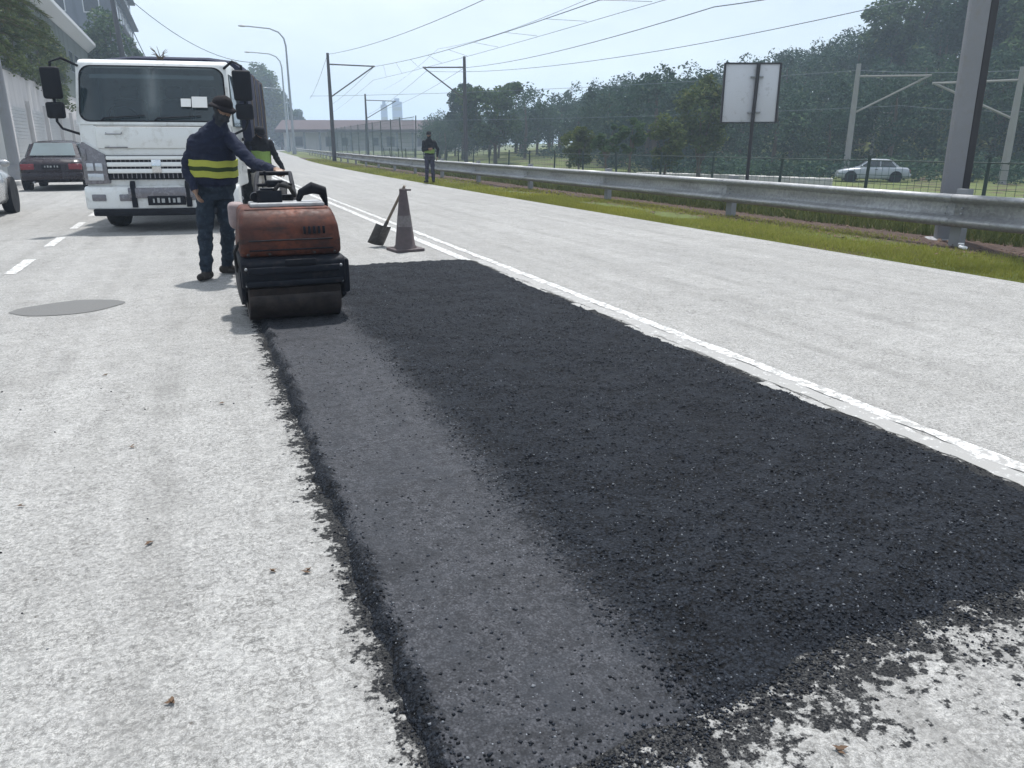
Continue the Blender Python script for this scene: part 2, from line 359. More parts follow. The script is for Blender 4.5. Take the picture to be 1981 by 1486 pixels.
M = dict(
    road=m_road(), patch=m_patch(), paint=m_paint(), paintworn=m_paint('smudged_road_paint', 0.33, 0.45), ground=m_ground(), rust=m_rust(), galv=m_galv(),
    leafA=m_leaf('leaf_dark', (0.014, 0.036, 0.028), (0.042, 0.084, 0.056), (0.11, 0.14, 0.07), 0.25),
    leafB=m_leaf('leaf_mid', (0.028, 0.060, 0.030), (0.066, 0.115, 0.050), (0.14, 0.16, 0.06), 0.25),
    leafC=m_leaf('leaf_olive', (0.044, 0.068, 0.024), (0.088, 0.120, 0.042), (0.17, 0.17, 0.05)),
    needle=m_leaf('needle_green', (0.030, 0.050, 0.022), (0.070, 0.090, 0.035), (0.13, 0.10, 0.05)),
    grass=m_leaf('grass_blade', (0.185, 0.205, 0.042), (0.30, 0.315, 0.075), (0.36, 0.31, 0.12), 0.38),
    weeds=m_leaf('weed_blade', (0.060, 0.080, 0.030), (0.110, 0.130, 0.050), (0.22, 0.19, 0.10), 0.3),
    bark=basic('bark', (0.085, 0.068, 0.052), 0.95, bump=0.6, bscale=14, scale=4),
    white=basic('white_cab_paint', (0.66, 0.67, 0.66), 0.35, var=0.10, scale=3.0, dirt=0.28, dirtc=(0.46, 0.45, 0.42), coat=0.25),
    whitetrim=basic('white_grille_paint', (0.70, 0.71, 0.70), 0.35, var=0.05),
    black=basic('black_plastic', (0.007, 0.008, 0.012), 0.65, var=0.3, spec=0.18),
    blackmetal=basic('black_painted_steel', (0.007, 0.009, 0.014), 0.62, var=0.4, dirt=0.25, dirtc=(0.032, 0.028, 0.028), bump=0.15, spec=0.16),
    rubber=basic('rubber', (0.014, 0.014, 0.015), 0.85, var=0.3, dirt=0.25, dirtc=(0.06, 0.056, 0.05), spec=0.2),
    steel=basic('drum_steel', (0.042, 0.032, 0.029), 0.55, 0.2, var=0.5, dirt=0.75, dirtc=(0.008, 0.008, 0.009), bump=0.2, bscale=50),
    greymetal=basic('grey_steel', (0.26, 0.27, 0.28), 0.5, 0.4, var=0.2),
    chrome=basic('chrome', (0.62, 0.63, 0.64), 0.18, 0.95, var=0.05),
    lens=basic('lamp_lens', (0.45, 0.47, 0.50), 0.12, 0.3, var=0.3, scale=30),
    housing=basic('lamp_housing', (0.16, 0.155, 0.17), 0.25, 0.2, var=0.4, scale=14),
    amber=basic('amber_lens', (0.50, 0.22, 0.05), 0.2, var=0.1),
    redlens=basic('red_lens', (0.16, 0.015, 0.022), 0.2, var=0.2),
    tarp=m_cloth('navy_canvas', (0.020, 0.024, 0.045), 0.3, (0.05, 0.055, 0.075)),
    wind=m_glass('windscreen_glass', (0.035, 0.055, 0.065), 0.62),
    carglass=m_glass('car_glass', (0.05, 0.06, 0.065), 0.72),
    paleglass=m_glass('pale_glass', (0.30, 0.36, 0.38), 0.75),
    seat=m_cloth('dark_seat', (0.05, 0.052, 0.06)),
    paper=basic('paper_card', (0.72, 0.72, 0.70), 0.8, var=0.06),
    maroon=basic('maroon_car_paint', (0.011, 0.006, 0.010), 0.28, var=0.15, coat=0.15, spec=0.3),
    silver=basic('silver_car_paint', (0.42, 0.43, 0.44), 0.28, 0.35, var=0.06, coat=0.5),
    whitecar=basic('white_car_paint', (0.27, 0.30, 0.34), 0.35, var=0.05, coat=0.4),
    navy=m_cloth('navy_jacket', (0.012, 0.016, 0.034), 0.28, (0.06, 0.066, 0.090)),
    jeans=m_cloth('dark_jeans', (0.016, 0.024, 0.036), 0.45, (0.075, 0.105, 0.135)),
    blackcloth=m_cloth('black_cloth', (0.013, 0.014, 0.018), 0.15, (0.06, 0.06, 0.06)),
    greytro=m_cloth('grey_trousers', (0.040, 0.040, 0.060)),
    creamtro=m_cloth('cream_trousers', (0.52, 0.49, 0.45), 0.2, (0.35, 0.33, 0.30), var=0.1),
    boot=m_cloth('work_boot', (0.030, 0.026, 0.023), 0.5, (0.13, 0.12, 0.11)),
    capcloth=m_cloth('brown_cap', (0.013, 0.011, 0.013)),
    scarf=m_cloth('dark_scarf', (0.030, 0.034, 0.042), 0.5, (0.14, 0.14, 0.14)),
    skin=basic('skin', (0.20, 0.115, 0.075), 0.55, var=0.12, scale=30),
    eye=basic('eye_dark', (0.012, 0.010, 0.010), 0.2, var=0.1),
    lime=m_cloth('lime_band', (0.36, 0.38, 0.07), 0.3, (0.25, 0.25, 0.08), var=0.12),
    limedark=m_cloth('dark_green_band', (0.030, 0.050, 0.016)),
    vest=m_cloth('green_vest', (0.20, 0.30, 0.085), 0.25, (0.10, 0.13, 0.05), var=0.15),
    reflect=m_cloth('pale_reflective_tape', (0.60, 0.62, 0.58), 0.1, (0.4, 0.4, 0.38), var=0.08),
    cone=basic('dirty_cone_rubber', (0.075, 0.058, 0.060), 0.75, var=0.35, scale=9, dirt=0.5, dirtc=(0.055, 0.045, 0.045), bump=0.2),
    shovel=basic('shovel_steel', (0.085, 0.082, 0.08), 0.55, 0.4, var=0.5, scale=18, dirt=0.5, dirtc=(0.03, 0.028, 0.026), bump=0.3),
    wood=basic('shovel_wood', (0.16, 0.13, 0.10), 0.8, var=0.3, scale=30),
    concrete=basic('pole_concrete', (0.23, 0.235, 0.25), 0.85, var=0.15, scale=3, bump=0.3, bscale=60, dirt=0.25, dirtc=(0.22, 0.215, 0.21)),
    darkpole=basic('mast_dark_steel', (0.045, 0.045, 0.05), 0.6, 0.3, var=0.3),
    palemast=basic('mast_pale_concrete', (0.24, 0.24, 0.23), 0.85, var=0.2, scale=2),
    wire=basic('overhead_wire', (0.10, 0.13, 0.16), 0.5, 0.3, var=0.2),
    lamppost=basic('lamp_galvanised', (0.30, 0.33, 0.36), 0.5, 0.3, var=0.1),
    board=basic('board_back', (0.56, 0.57, 0.60), 0.55, 0.1, var=0.05, scale=3, dirt=0.12, dirtc=(0.40, 0.40, 0.41)),
    fencegreen=basic('green_fence_wire', (0.040, 0.085, 0.075), 0.6, var=0.2),
    fencepost=basic('green_fence_post', (0.035, 0.055, 0.050), 0.7, var=0.3),
    wallgrey=m_wall('weathered_grey_wall', (0.125, 0.145, 0.135), (0.06, 0.078, 0.058)),
    wallpale=m_wall('pale_plaster', (0.52, 0.505, 0.505), (0.30, 0.29, 0.28)),
    walldark=m_wall('blue_grey_block', (0.17, 0.19, 0.22), (0.11, 0.12, 0.14)),
    whiteroof=basic('white_eave', (0.52, 0.54, 0.56), 0.6, var=0.08, scale=1),
    brownroof=m_wall('brown_metal_roof', (0.080, 0.060, 0.062), (0.05, 0.042, 0.048)),
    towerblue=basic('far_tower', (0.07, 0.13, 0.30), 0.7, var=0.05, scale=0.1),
    ballast=basic('track_ballast', (0.30, 0.28, 0.26), 0.95, var=0.3, scale=20, bump=0.6, bscale=30),
    rail=basic('rail_steel', (0.15, 0.11, 0.09), 0.5, 0.5, var=0.2),
    pave=basic('pavement_concrete', (0.34, 0.335, 0.32), 0.9, var=0.15, scale=3, bump=0.2),
    kerbwhite=basic('whitewashed_block', (0.42, 0.41, 0.39), 0.9, var=0.3, scale=3),
    repair=basic('grey_repair_asphalt', (0.125, 0.126, 0.124), 0.9, var=0.25, scale=60, bump=0.6, bscale=160),
    crumb=m_crumb(),
    deadleaf=basic('dead_leaf', (0.085, 0.050, 0.028), 0.9, var=0.5, scale=20),
    litter=basic('white_litter', (0.7, 0.7, 0.7), 0.7, var=0.05),
    platemark=basic('faded_plate_mark', (0.30, 0.31, 0.31), 0.6, var=0.7, scale=120),
    pane=basic('window_pane', (0.05, 0.06, 0.07), 0.15, var=0.3),
    asphaltwet=basic('tarred_drum', (0.012, 0.012, 0.013), 0.4, var=0.4, bump=0.2, bscale=60),
    tank=basic('dusty_pink_tank', (0.22, 0.17, 0.17), 0.7, var=0.25, dirt=0.4, dirtc=(0.30, 0.24, 0.23)),
    palelid=basic('pale_tray', (0.34, 0.345, 0.35), 0.45, var=0.15, dirt=0.3, dirtc=(0.2, 0.18, 0.17)),
)

# ------------------------------------------------------------------ mesh helpers
def link(o, parent=None):
    col.objects.link(o)
    if parent is not None: o.parent = parent
    return o
def tag(o, label=None, cat=None, group=None, kind=None):
    if label: o['label'] = label
    if cat: o['category'] = cat
    if group: o['group'] = group
    if kind: o['kind'] = kind
    return o
def empty(name, label, cat, loc=(0, 0, 0), rz=0, group=None):
    o = bpy.data.objects.new(name, None)
    o.empty_display_size = 0.1
    link(o); o.location = loc; o.rotation_euler = (0, 0, rz)
    return tag(o, label, cat, group)
def copy_tree(o, parent=None):
    c = o.copy(); col.objects.link(c); c.parent = parent
    for ch in list(o.children): copy_tree(ch, c)
    return c

class MB:
    def __init__(s): s.bm = bmesh.new()
    def box(s, c, size, rot=None, bev=0.0, seg=2):
        r = bmesh.ops.create_cube(s.bm, size=1)
        vs_ = r['verts']
        for v in vs_: v.co = Vector((v.co.x * size[0], v.co.y * size[1], v.co.z * size[2]))
        if bev > 0:
            es = list({e for v in vs_ for e in v.link_edges})
            rr = bmesh.ops.bevel(s.bm, geom=es, offset=bev, segments=seg, affect='EDGES', profile=0.5)
            vs_ = list(set(rr['verts']) | {v for v in vs_ if v.is_valid})
        m = Matrix.Translation(Vector(c))
        if rot is not None: m = m @ (rot.to_4x4() if isinstance(rot, Matrix) else Matrix.Rotation(rot, 4, 'Z'))
        bmesh.ops.transform(s.bm, matrix=m, verts=[v for v in vs_ if v.is_valid])
        return s
    def ring(s, c, u, v, ru, rv, n):
        return [s.bm.verts.new(c + u * (ru * math.cos(2 * math.pi * i / n)) + v * (rv * math.sin(2 * math.pi * i / n))) for i in range(n)]
    def bridge(s, a, b):
        n = len(a)
        for i in range(n):
            s.bm.faces.new((a[i], a[(i + 1) % n], b[(i + 1) % n], b[i]))
    def tube(s, pts, r, n=8, caps=True, ref=None, flat=1.0):
        pts = [Vector(p) for p in pts]
        rs = r if isinstance(r, (list, tuple)) else [r] * len(pts)
        prev = None
        ref = Vector(ref) if ref is not None else None
        for i, p in enumerate(pts):
            d = (pts[min(i + 1, len(pts) - 1)] - pts[max(i - 1, 0)]).normalized()
            rf = ref or (Vector((0, 0, 1)) if abs(d.z) < 0.9 else Vector((1, 0, 0)))
            if prev is None:
                u = d.cross(rf).normalized()
            else:
                u = (u - d * u.dot(d)).normalized()
            v = d.cross(u).normalized()
            rg = s.ring(p, u, v, rs[i], rs[i] * flat, n)
            if prev: s.bridge(prev, rg)
            elif caps: s.bm.faces.new(list(reversed(rg)))
            prev = rg
        if caps: s.bm.faces.new(prev)
        return s
    def cyl(s, p0, p1, r0, r1=None, n=16):
        return s.tube([p0, p1], [r0, r0 if r1 is None else r1], n)
    def lathe(s, prof, c=(0, 0, 0), n=24, axis='Z'):
        c = Vector(c); prev = None
        ax = {'Z': (Vector((1, 0, 0)), Vector((0, 1, 0)), Vector((0, 0, 1))),
              'X': (Vector((0, 1, 0)), Vector((0, 0, 1)), Vector((1, 0, 0)))}[axis]
        for r, z in prof:
            rg = s.ring(c + ax[2] * z, ax[0], ax[1], max(r, 1e-4), max(r, 1e-4), n)
            if prev: s.bridge(prev, rg)
            prev = rg
        return s
    def ell(s, c, r, rot=None, seg=16):
        q = bmesh.ops.create_uvsphere(s.bm, u_segments=seg, v_segments=max(6, seg * 2 // 3), radius=1)
        m = Matrix.Translation(Vector(c)) @ (rot.to_4x4() if rot is not None else Matrix.Identity(4)) @ Matrix.Diagonal((*r, 1))
        bmesh.ops.transform(s.bm, matrix=m, verts=q['verts'])
        return s
    def prism(s, poly, a, b, axis='X', bev=0.0, seg=2):
        def P(p, t):
            return {'X': (t, p[0], p[1]), 'Y': (p[0], t, p[1]), 'Z': (p[0], p[1], t)}[axis]
        A = [s.bm.verts.new(P(p, a)) for p in poly]; B = [s.bm.verts.new(P(p, b)) for p in poly]
        f = [s.bm.faces.new(A), s.bm.faces.new(list(reversed(B)))]
        n = len(poly)
        for i in range(n): f.append(s.bm.faces.new((A[(i + 1) % n], A[i], B[i], B[(i + 1) % n])))
        bmesh.ops.recalc_face_normals(s.bm, faces=f)
        if bev:
            es = list({e for q in f for e in q.edges})
            bmesh.ops.bevel(s.bm, geom=es, offset=bev, segments=seg, affect='EDGES', profile=0.5)
        return s
    def loft(s, rings, cap=True):
        prev = None
        for rg in rings:
            vr = [s.bm.verts.new(p) for p in rg]
            if prev: s.bridge(prev, vr)
            elif cap: s.bm.faces.new(list(reversed(vr)))
            prev = vr
        if cap: s.bm.faces.new(prev)
        return s
    def face(s, pts):
        s.bm.faces.new([s.bm.verts.new(p) for p in pts]); return s
    def mesh(s, name, mat, smooth=True, angle=38, recalc=True):
        if recalc: bmesh.ops.recalc_face_normals(s.bm, faces=s.bm.faces[:])
        me = bpy.data.meshes.new(name)
        s.bm.to_mesh(me); s.bm.free()
        if mat: me.materials.append(mat)
        if smooth:
            me.polygons.foreach_set('use_smooth', [True] * len(me.polygons))
            me.set_sharp_from_angle(angle=rad(angle))
        return me
    def build(s, name, mat, parent=None, smooth=True, angle=38, recalc=True):
        return link(bpy.data.objects.new(name, s.mesh(name, mat, smooth, angle, recalc)), parent)

def np_mesh(name, verts, k, mat, smooth=False):
    """verts: (n*k,3) array of n separate k-gons"""
    n = len(verts) // k
    me = bpy.data.meshes.new(name)
    me.vertices.add(n * k); me.vertices.foreach_set('co', np.ascontiguousarray(verts, dtype=np.float32).ravel())
    me.loops.add(n * k); me.loops.foreach_set('vertex_index', np.arange(n * k, dtype=np.int32))
    me.polygons.add(n); me.polygons.foreach_set('loop_start', np.arange(0, n * k, k, dtype=np.int32))
    me.update(calc_edges=True); me.validate()
    if mat: me.materials.append(mat)
    return me
def idx_mesh(name, verts, faces, mat, smooth=True):
    me = bpy.data.meshes.new(name)
    me.from_pydata([tuple(v) for v in verts], [], [tuple(f) for f in faces]); me.update()
    me.materials.append(mat)
    if smooth: me.polygons.foreach_set('use_smooth', [True] * len(me.polygons))
    return me

# ------------------------------------------------------------------ the lie of the land
def bend(y):
    b = 0.0
    if y > 22: b = (min(y, 92) - 22) ** 2 * 0.1 / 140
    if y > 92: b += 0.07 * (y - 92)
    if y > 165: b += (min(y, 260) - 165) ** 2 * 0.0070
    if y > 260: b += (y - 260) * 1.33
    return b
def edge_r(y): return 7.45 + bend(y)
def guard_x(y): return 9.15 + bend(y) + 0.5 * min(1, max(0, (y - 24) / 40))
AZ = ([-30, 12, 20, 27, 36, 45, 53, 80], [0, 0, 0.8, 2.2, 4.6, 9.0, 14.5, 16])
def ground_h(x, y):
    h = -0.06
    dx = x - edge_r(y)
    if dx > 0: h = -0.06 + min(1, dx / 0.25) * 0.08
    if dx > 2.2: h -= min(1.0, (dx - 2.2) * 0.055)
    d = math.hypot(x, y)
    if d > 62 and x > 0 and y > -20:
        a = np.interp(math.degrees(math.atan2(x, y)), *AZ)
        t = min(1, (d - 62) / 55); h += a * t * t * (3 - 2 * t)
    return h

def lines(vals): return sorted(set(round(v, 3) for v in vals))
gx = lines(list(np.arange(-12, 7, 2.0)) + list(np.arange(7, 10.5, 0.15)) + list(np.arange(10.5, 40, 1.5)) + list(np.arange(40, 180, 6.0)) + [-1500, -600, -200, -80, -40, -20, 200, 260, 400, 700, 1500])
gy = lines(list(np.arange(-4, 40, 0.8)) + list(np.arange(40, 120, 4.0)) + list(np.arange(120, 300, 10)) + [-300, -60, -20, 340, 420, 600, 900, 1500])
gv = [(x, y, ground_h(x, y) + (0.012 * noise.noise(Vector((x * 3, y * 3, 0))) if x > edge_r(y) + 0.1 else 0)) for y in gy for x in gx]
nx = len(gx)
gf = [(j * nx + i, j * nx + i + 1, (j + 1) * nx + i + 1, (j + 1) * nx + i) for j in range(len(gy) - 1) for i in range(nx - 1)]
tag(link(bpy.data.objects.new('ground', idx_mesh('ground', gv, gf, M['ground']))), 'rough verge ground with soil and thin grass', None, None, 'structure')

# road sheet following the bend
ry = list(np.arange(-6, 60, 2.0)) + list(np.arange(60, 400, 8.0))
rv, rf = [], []
for y in ry:
    b = bend(y)
    for x in (-5.6, -3.8, -1.95, 0.3, 2.9, 5.2, 7.45): rv.append((x + b, y, 0.0))
for j in range(len(ry) - 1):
    for i in range(6): rf.append((j * 7 + i, j * 7 + i + 1, (j + 1) * 7 + i + 1, (j + 1) * 7 + i))
road = tag(link(bpy.data.objects.new('road', idx_mesh('road', rv, rf, M['road']))), 'bleached worn asphalt carriageway', None, None, 'structure')

def strip(x0, x1, y0, y1, z, step=0.25, rag=0.0, seed=0.0):
    vv, ff = [], []
    n = max(1, int((y1 - y0) / step))
    for j in range(n + 1):
        y = y0 + (y1 - y0) * j / n
        b = bend(y)
        e0 = rag * noise.noise(Vector((seed, y * 3.1, 0))) + rag * 0.6 * noise.noise(Vector((seed + 4, y * 11, 0)))
        e1 = rag * noise.noise(Vector((seed + 9, y * 3.1, 2))) + rag * 0.6 * noise.noise(Vector((seed + 5, y * 11, 7)))
        vv += [(x0 + b + e0, y, z), (x1 + b + e1, y, z)]
    ff = [(2 * j, 2 * j + 1, 2 * j + 3, 2 * j + 2) for j in range(n)]
    return vv, ff
def road_part(name, vf, mat, label=None):
    o = link(bpy.data.objects.new(name, idx_mesh(name, vf[0], vf[1], mat)), road)
    if label: o['label'] = label
    return o
road_part('edge_line', strip(3.055, 3.14, -1, 30, 0.004, 0.06, 0.022, 1.0), M['paint'], 'worn white solid line right of the fresh patch')
road_part('smeared_line', strip(2.93, 3.05, 1.2, 8.55, 0.0035, 0.05, 0.035, 6.0), M['paintworn'], 'smudged remains of white paint between line and patch')
road_part('edge_line', strip(3.04, 3.16, 30, 200, 0.004, 1.0), M['paint'])
road_part('edge_line', strip(2.80, 2.915, 8.6, 30, 0.004, 0.12, 0.014, 3.0), M['paint'], 'second white line beyond the patch')
road_part('edge_line', strip(2.80, 2.915, 30, 200, 0.004, 1.0), M['paint'])
for a, b in ((6.35, 7.6), (4.15, 4.9), (2.85, 3.35), (5.5, 5.8)):
    road_part('line_remnant', strip(2.84, 2.915, a, b, 0.0045, 0.04, 0.03, a), M['paintworn'], 'ragged scrap of white line at the patch edge')
for k in range(9):
    y0 = 9.4 + 2.45 * k
    road_part('lane_dash', strip(-2.0 + 0.02, -1.86, y0, y0 + 1.15, 0.004, 0.1, 0.012, k), M['paint'])
# pavement and kerb on the left
pv = []
pav = MB()
for y0 in np.arange(-6, 120, 6.0):
    b0 = bend(y0 + 3)
    pav.box((-6.6 + b0, y0 + 3, 0.03), (1.7, 5.99, 0.14))
tag(pav.build('pavement', M['pave'], None, False), 'concrete pavement along the left side', None, None, 'structure')
krb = empty('kerb', 'concrete kerb along the left pavement', None); del krb['label']; krb['kind'] = 'structure'
for y0 in np.arange(8, 70, 2.0):
    MB().box((-5.68 + bend(y0 + 1), y0 + 1, 0.04), (0.14, 1.97, 0.18), bev=0.02).build('kerb_stone', M['pave'], krb)

# grey oval repair in the left lane
ov, of = [(-1.1, 7.22, 0.004)], []
for i in range(40):
    a = 2 * math.pi * i / 40
    r = 1 + 0.10 * noise.noise(Vector((math.cos(a) * 1.5, math.sin(a) * 1.5, 3)))
    ov.append((-1.1 + 0.43 * r * math.cos(a), 7.22 + 0.31 * r * math.copysign(abs(math.sin(a)) ** 1.45, math.sin(a)) + 0.05 * math.cos(a), 0.004))
for i in range(40): of.append((0, 1 + i, 1 + (i + 1) % 40))
road_part('repair_patch', (ov, of), M['repair'], 'grey oval asphalt repair in the left lane')

# fresh asphalt patch: real thickness, rolled strip on the left
def patch_sd(x, y):
    nl = 0.035 * noise.noise(Vector((0, y * 2.2, 0))) + 0.03 * noise.noise(Vector((x * 9, y * 9, 1)))
    nr = 0.045 * noise.noise(Vector((5, y * 1.6, 0))) + 0.025 * noise.noise(Vector((x * 10, y * 10, 4)))
    nb = -0.16 * max(0, min(1, (1.5 - x) / 0.9)) + 0.03 * noise.noise(Vector((x * 2.2, 7, 0))) + 0.05 * noise.noise(Vector((x * 8, y * 8, 9)))
    nt = 0.012 * noise.noise(Vector((x * 4, 3, 0)))
    return min(x - PX0 - nl, PX1 + nr - x, (y - PY0 - nb), PY1 + nt - y)
def sstep(a, b, t):
    t = max(0, min(1, (t - a) / (b - a))); return t * t * (3 - 2 * t)
pxs = list(np.linspace(PX0 - 0.08, PX1 + 0.1, 175))
pys = []
y = PY0 - 0.30
while y < PY1 + 0.06:
    pys.append(y); y += 0.010 + 0.0022 * max(0, y) ** 1.3
pvv, keep = [], []
for y in pys:
    for x in pxs:
        s_ = patch_sd(x, y)
        xr = x + 0.03 * noise.noise(Vector((x * 2, y * 2.5, 5)))
        rolled = (1 - sstep(0.90, 1.06, xr)) * sstep(0.36, 0.41, xr) * (1 - sstep(6.1, 6.4, y))
        base = sstep(-0.01, 0.05, s_) * (0.25 + 0.75 * sstep(0.0, 0.20, y - PY0 + 0.16 * max(0, min(1, (1.5 - x) / 0.9))))
        ridge = math.exp(-((xr - 0.365) / 0.03) ** 2) * 0.008
        h = base * (0.030 * (1 - rolled) + 0.018 * rolled + ridge)
        rough = (1 - 0.75 * rolled)
        h += base * rough * (0.008 * noise.noise(Vector((x * 24, y * 24, 0))) + 0.006 * noise.noise(Vector((x * 60, y * 60, 3))) + 0.016 * noise.noise(Vector((x * 3.2, y * 3.2, 8))) + 0.007 * noise.noise(Vector((x * 12, y * 9, 5))))
        pvv.append((x, y, h - 0.006 + 0.006 * base)); keep.append(s_ > -0.03)
npx = len(pxs)
pff = [(j * npx + i, j * npx + i + 1, (j + 1) * npx + i + 1, (j + 1) * npx + i) for j in range(len(pys) - 1) for i in range(npx - 1)
       if keep[j * npx + i] and keep[j * npx + i + 1] and keep[(j + 1) * npx + i] and keep[(j + 1) * npx + i + 1]]
patch = tag(link(bpy.data.objects.new('asphalt_patch', idx_mesh('asphalt_patch', pvv, pff, M['patch']))), 'fresh black asphalt patch with a paler rolled strip', None, None, 'structure')

# loose crumbs of asphalt around the patch
def crumbs(spots, smin, smax, zf=None):
    """one mesh of separate closed little stones"""
    base = np.array([[1, 0, 0], [-.8, .2, 0], [0, 1, 0.1], [.1, -.9, 0], [0, 0, .7], [.1, 0, -.5]])
    tri = np.array([(0, 2, 4), (2, 1, 4), (1, 3, 4), (3, 0, 4), (2, 0, 5), (1, 2, 5), (3, 1, 5), (0, 3, 5)])
    sp = np.array(spots); n = len(sp)
    sz = (smin + (smax - smin) * rng.random(n) ** 2.2)
    a = rng.random(n) * 6.283; ca, sa = np.cos(a)[:, None], np.sin(a)[:, None]
    v = base[None] * (1 + 0.5 * (rng.random((n, 6, 3)) - 0.5)) * sz[:, None, None]
    z0 = np.zeros(n) if sp.shape[1] < 3 else sp[:, 2]
    v = np.stack([v[:, :, 0] * ca - v[:, :, 1] * sa + sp[:, None, 0], v[:, :, 0] * sa + v[:, :, 1] * ca + sp[:, None, 1], v[:, :, 2] + (z0 + sz * 0.25)[:, None]], 2).reshape(-1, 3)
    f = (tri[None] + (np.arange(n) * 6)[:, None, None]).reshape(-1).astype(np.int32)
    me = bpy.data.meshes.new('stones')
    me.vertices.add(len(v)); me.vertices.foreach_set('co', v.astype(np.float32).ravel())
    me.loops.add(len(f)); me.loops.foreach_set('vertex_index', f)
    me.polygons.add(len(f) // 3); me.polygons.foreach_set('loop_start', np.arange(0, len(f), 3, dtype=np.int32))
    me.update(calc_edges=True); me.materials.append(M['crumb'])
    return me
np.random.seed(4)
spots = []
for i in range(2600):      # left edge
    y = random.uniform(1.15, 6.0); spots.append((PX0 + 0.05 - abs(random.gauss(0, 0.05)) + 0.035 * noise.noise(Vector((0, y * 2.2, 0))), y))
for i in range(5200):      # near end
    x = random.uniform(0.2, 3.1); spots.append((x, PY0 - 0.16 * max(0, min(1, (1.5 - x) / 0.9)) + 0.03 - abs(random.gauss(0, 0.14)) * (0.45 + 1.3 * noise.noise(Vector((x * 3, 0, 1))) ** 2)))
for i in range(800):       # right edge
    y = random.uniform(1.3, 8.5); spots.append((PX1 + abs(random.gauss(0, 0.05)), y))
for i in range(90):
    spots.append((random.uniform(-1.8, 0.4), random.uniform(1.1, 5)))
tag(link(bpy.data.objects.new('loose_asphalt', crumbs(spots, 0.0015, 0.0068))),
    'loose black asphalt crumbs scattered along the patch edges', 'crumbs', None, 'stuff')

# open, unrolled grain of the fresh mix: single stones standing proud of the mat
gs = []
pys_a = np.array(pys)
while len(gs) < 42000:
    y = PY0 - 0.16 + (8.5 - PY0) * random.random() ** 2.1; x = random.uniform(0.36, PX1)
    if patch_sd(x, y) < 0.0: continue
    if noise.noise(Vector((x * 2.6, y * 1.8, 6))) + 0.5 * noise.noise(Vector((x * 9, y * 5, 6))) < random.uniform(-0.75, 0.25): continue
    if 0.40 < x < 0.93 + 0.05 * noise.noise(Vector((x * 9, y * 9, 2))) and random.random() > 0.16: continue
    i_ = int(round((x - pxs[0]) / (pxs[1] - pxs[0]))); j_ = int(np.searchsorted(pys_a, y))
    gs.append((x, y, pvv[min(j_, len(pys) - 1) * npx + max(0, min(npx - 1, i_))][2] - 0.0015))
o = link(bpy.data.objects.new('aggregate', crumbs(gs, 0.0022, 0.0075)), patch); o['kind'] = 'stuff'

# ------------------------------------------------------------------ foliage helpers
def leaves(cent, radius, n, size, flat=0.8, aspect=0.5):
    """n diamond leaves in clumps; cent (m,3), radius (m,)"""
    m = len(cent)
    k = rng.integers(0, m, n)
    d = rng.normal(size=(n, 3)); d /= np.linalg.norm(d, axis=1)[:, None] + 1e-9
    rr = radius[k] * (0.25 + 0.75 * rng.random(n) ** 0.5)
    p = cent[k] + d * rr[:, None] * np.array([1, 1, flat])
    a = rng.normal(size=(n, 3)); a[:, 2] *= 0.6; a /= np.linalg.norm(a, axis=1)[:, None] + 1e-9
    b = np.cross(a, rng.normal(size=(n, 3))); b /= np.linalg.norm(b, axis=1)[:, None] + 1e-9
    s_ = size * (0.6 + 0.8 * rng.random(n))[:, None]
    v = np.stack([p - a * s_, p + b * s_ * aspect, p + a * s_, p - b * s_ * aspect], 1)
    return v.reshape(-1, 3)
def crown_verts(rx, ry_, rz, zc, nclump, n, size, seed=0):
    d = rng.normal(size=(nclump, 3)); d /= np.linalg.norm(d, axis=1)[:, None]
    f = 0.35 + 0.65 * rng.random(nclump) ** 0.6
    c = d * f[:, None] * np.array([rx, ry_, rz]); c[:, 2] += zc
    r = (0.20 + 0.20 * rng.random(nclump)) * (rx + rz) * 0.5
    return leaves(c, r, n, size), c
def tree(name, label, loc, h, r, trunk, n, size, mat, group=None, nclump=34, rz=None, zc=None, lean=0.0, tr=None):
    t = empty(name, label, 'tree', loc, random.uniform(0, 6.28), group)
    rz = rz or (h - trunk) * 0.52; zc = zc or (h - rz)
    v, c = crown_verts(r, r * random.uniform(0.85, 1.1), rz, zc, nclump, n, size)
    link(bpy.data.objects.new('crown', np_mesh('crown', v, 4, mat)), t)
    mb = MB(); tr = tr or h * 0.022
    top = Vector((lean, 0, zc))
    mb.tube([(0, 0, -0.3), (lean * 0.3, 0.02, trunk * 0.5), (lean * 0.7, -0.03, trunk), tuple(top)], [tr * 1.25, tr, tr * 0.85, tr * 0.4], 9)
    for i in range(7):
        e = Vector(c[i % len(c)])
        s_ = Vector((lean * 0.6, 0, trunk * random.uniform(0.75, 1.1)))
        mb.tube([s_, s_.lerp(e, 0.5) + Vector((0, 0, 0.12 * h * 0.2)), e], [tr * 0.5, tr * 0.35, tr * 0.12], 6)
    mb.build('trunk', M['bark'], t)
    return t
def polar(az, d, z=None):
    x, y = d * math.sin(rad(az)), d * math.cos(rad(az))
    return (x, y, ground_h(x, y) if z is None else z)

ORD = ['first', 'second', 'third', 'fourth', 'fifth', 'sixth', 'seventh', 'eighth', 'ninth', 'tenth', 'eleventh', 'last']
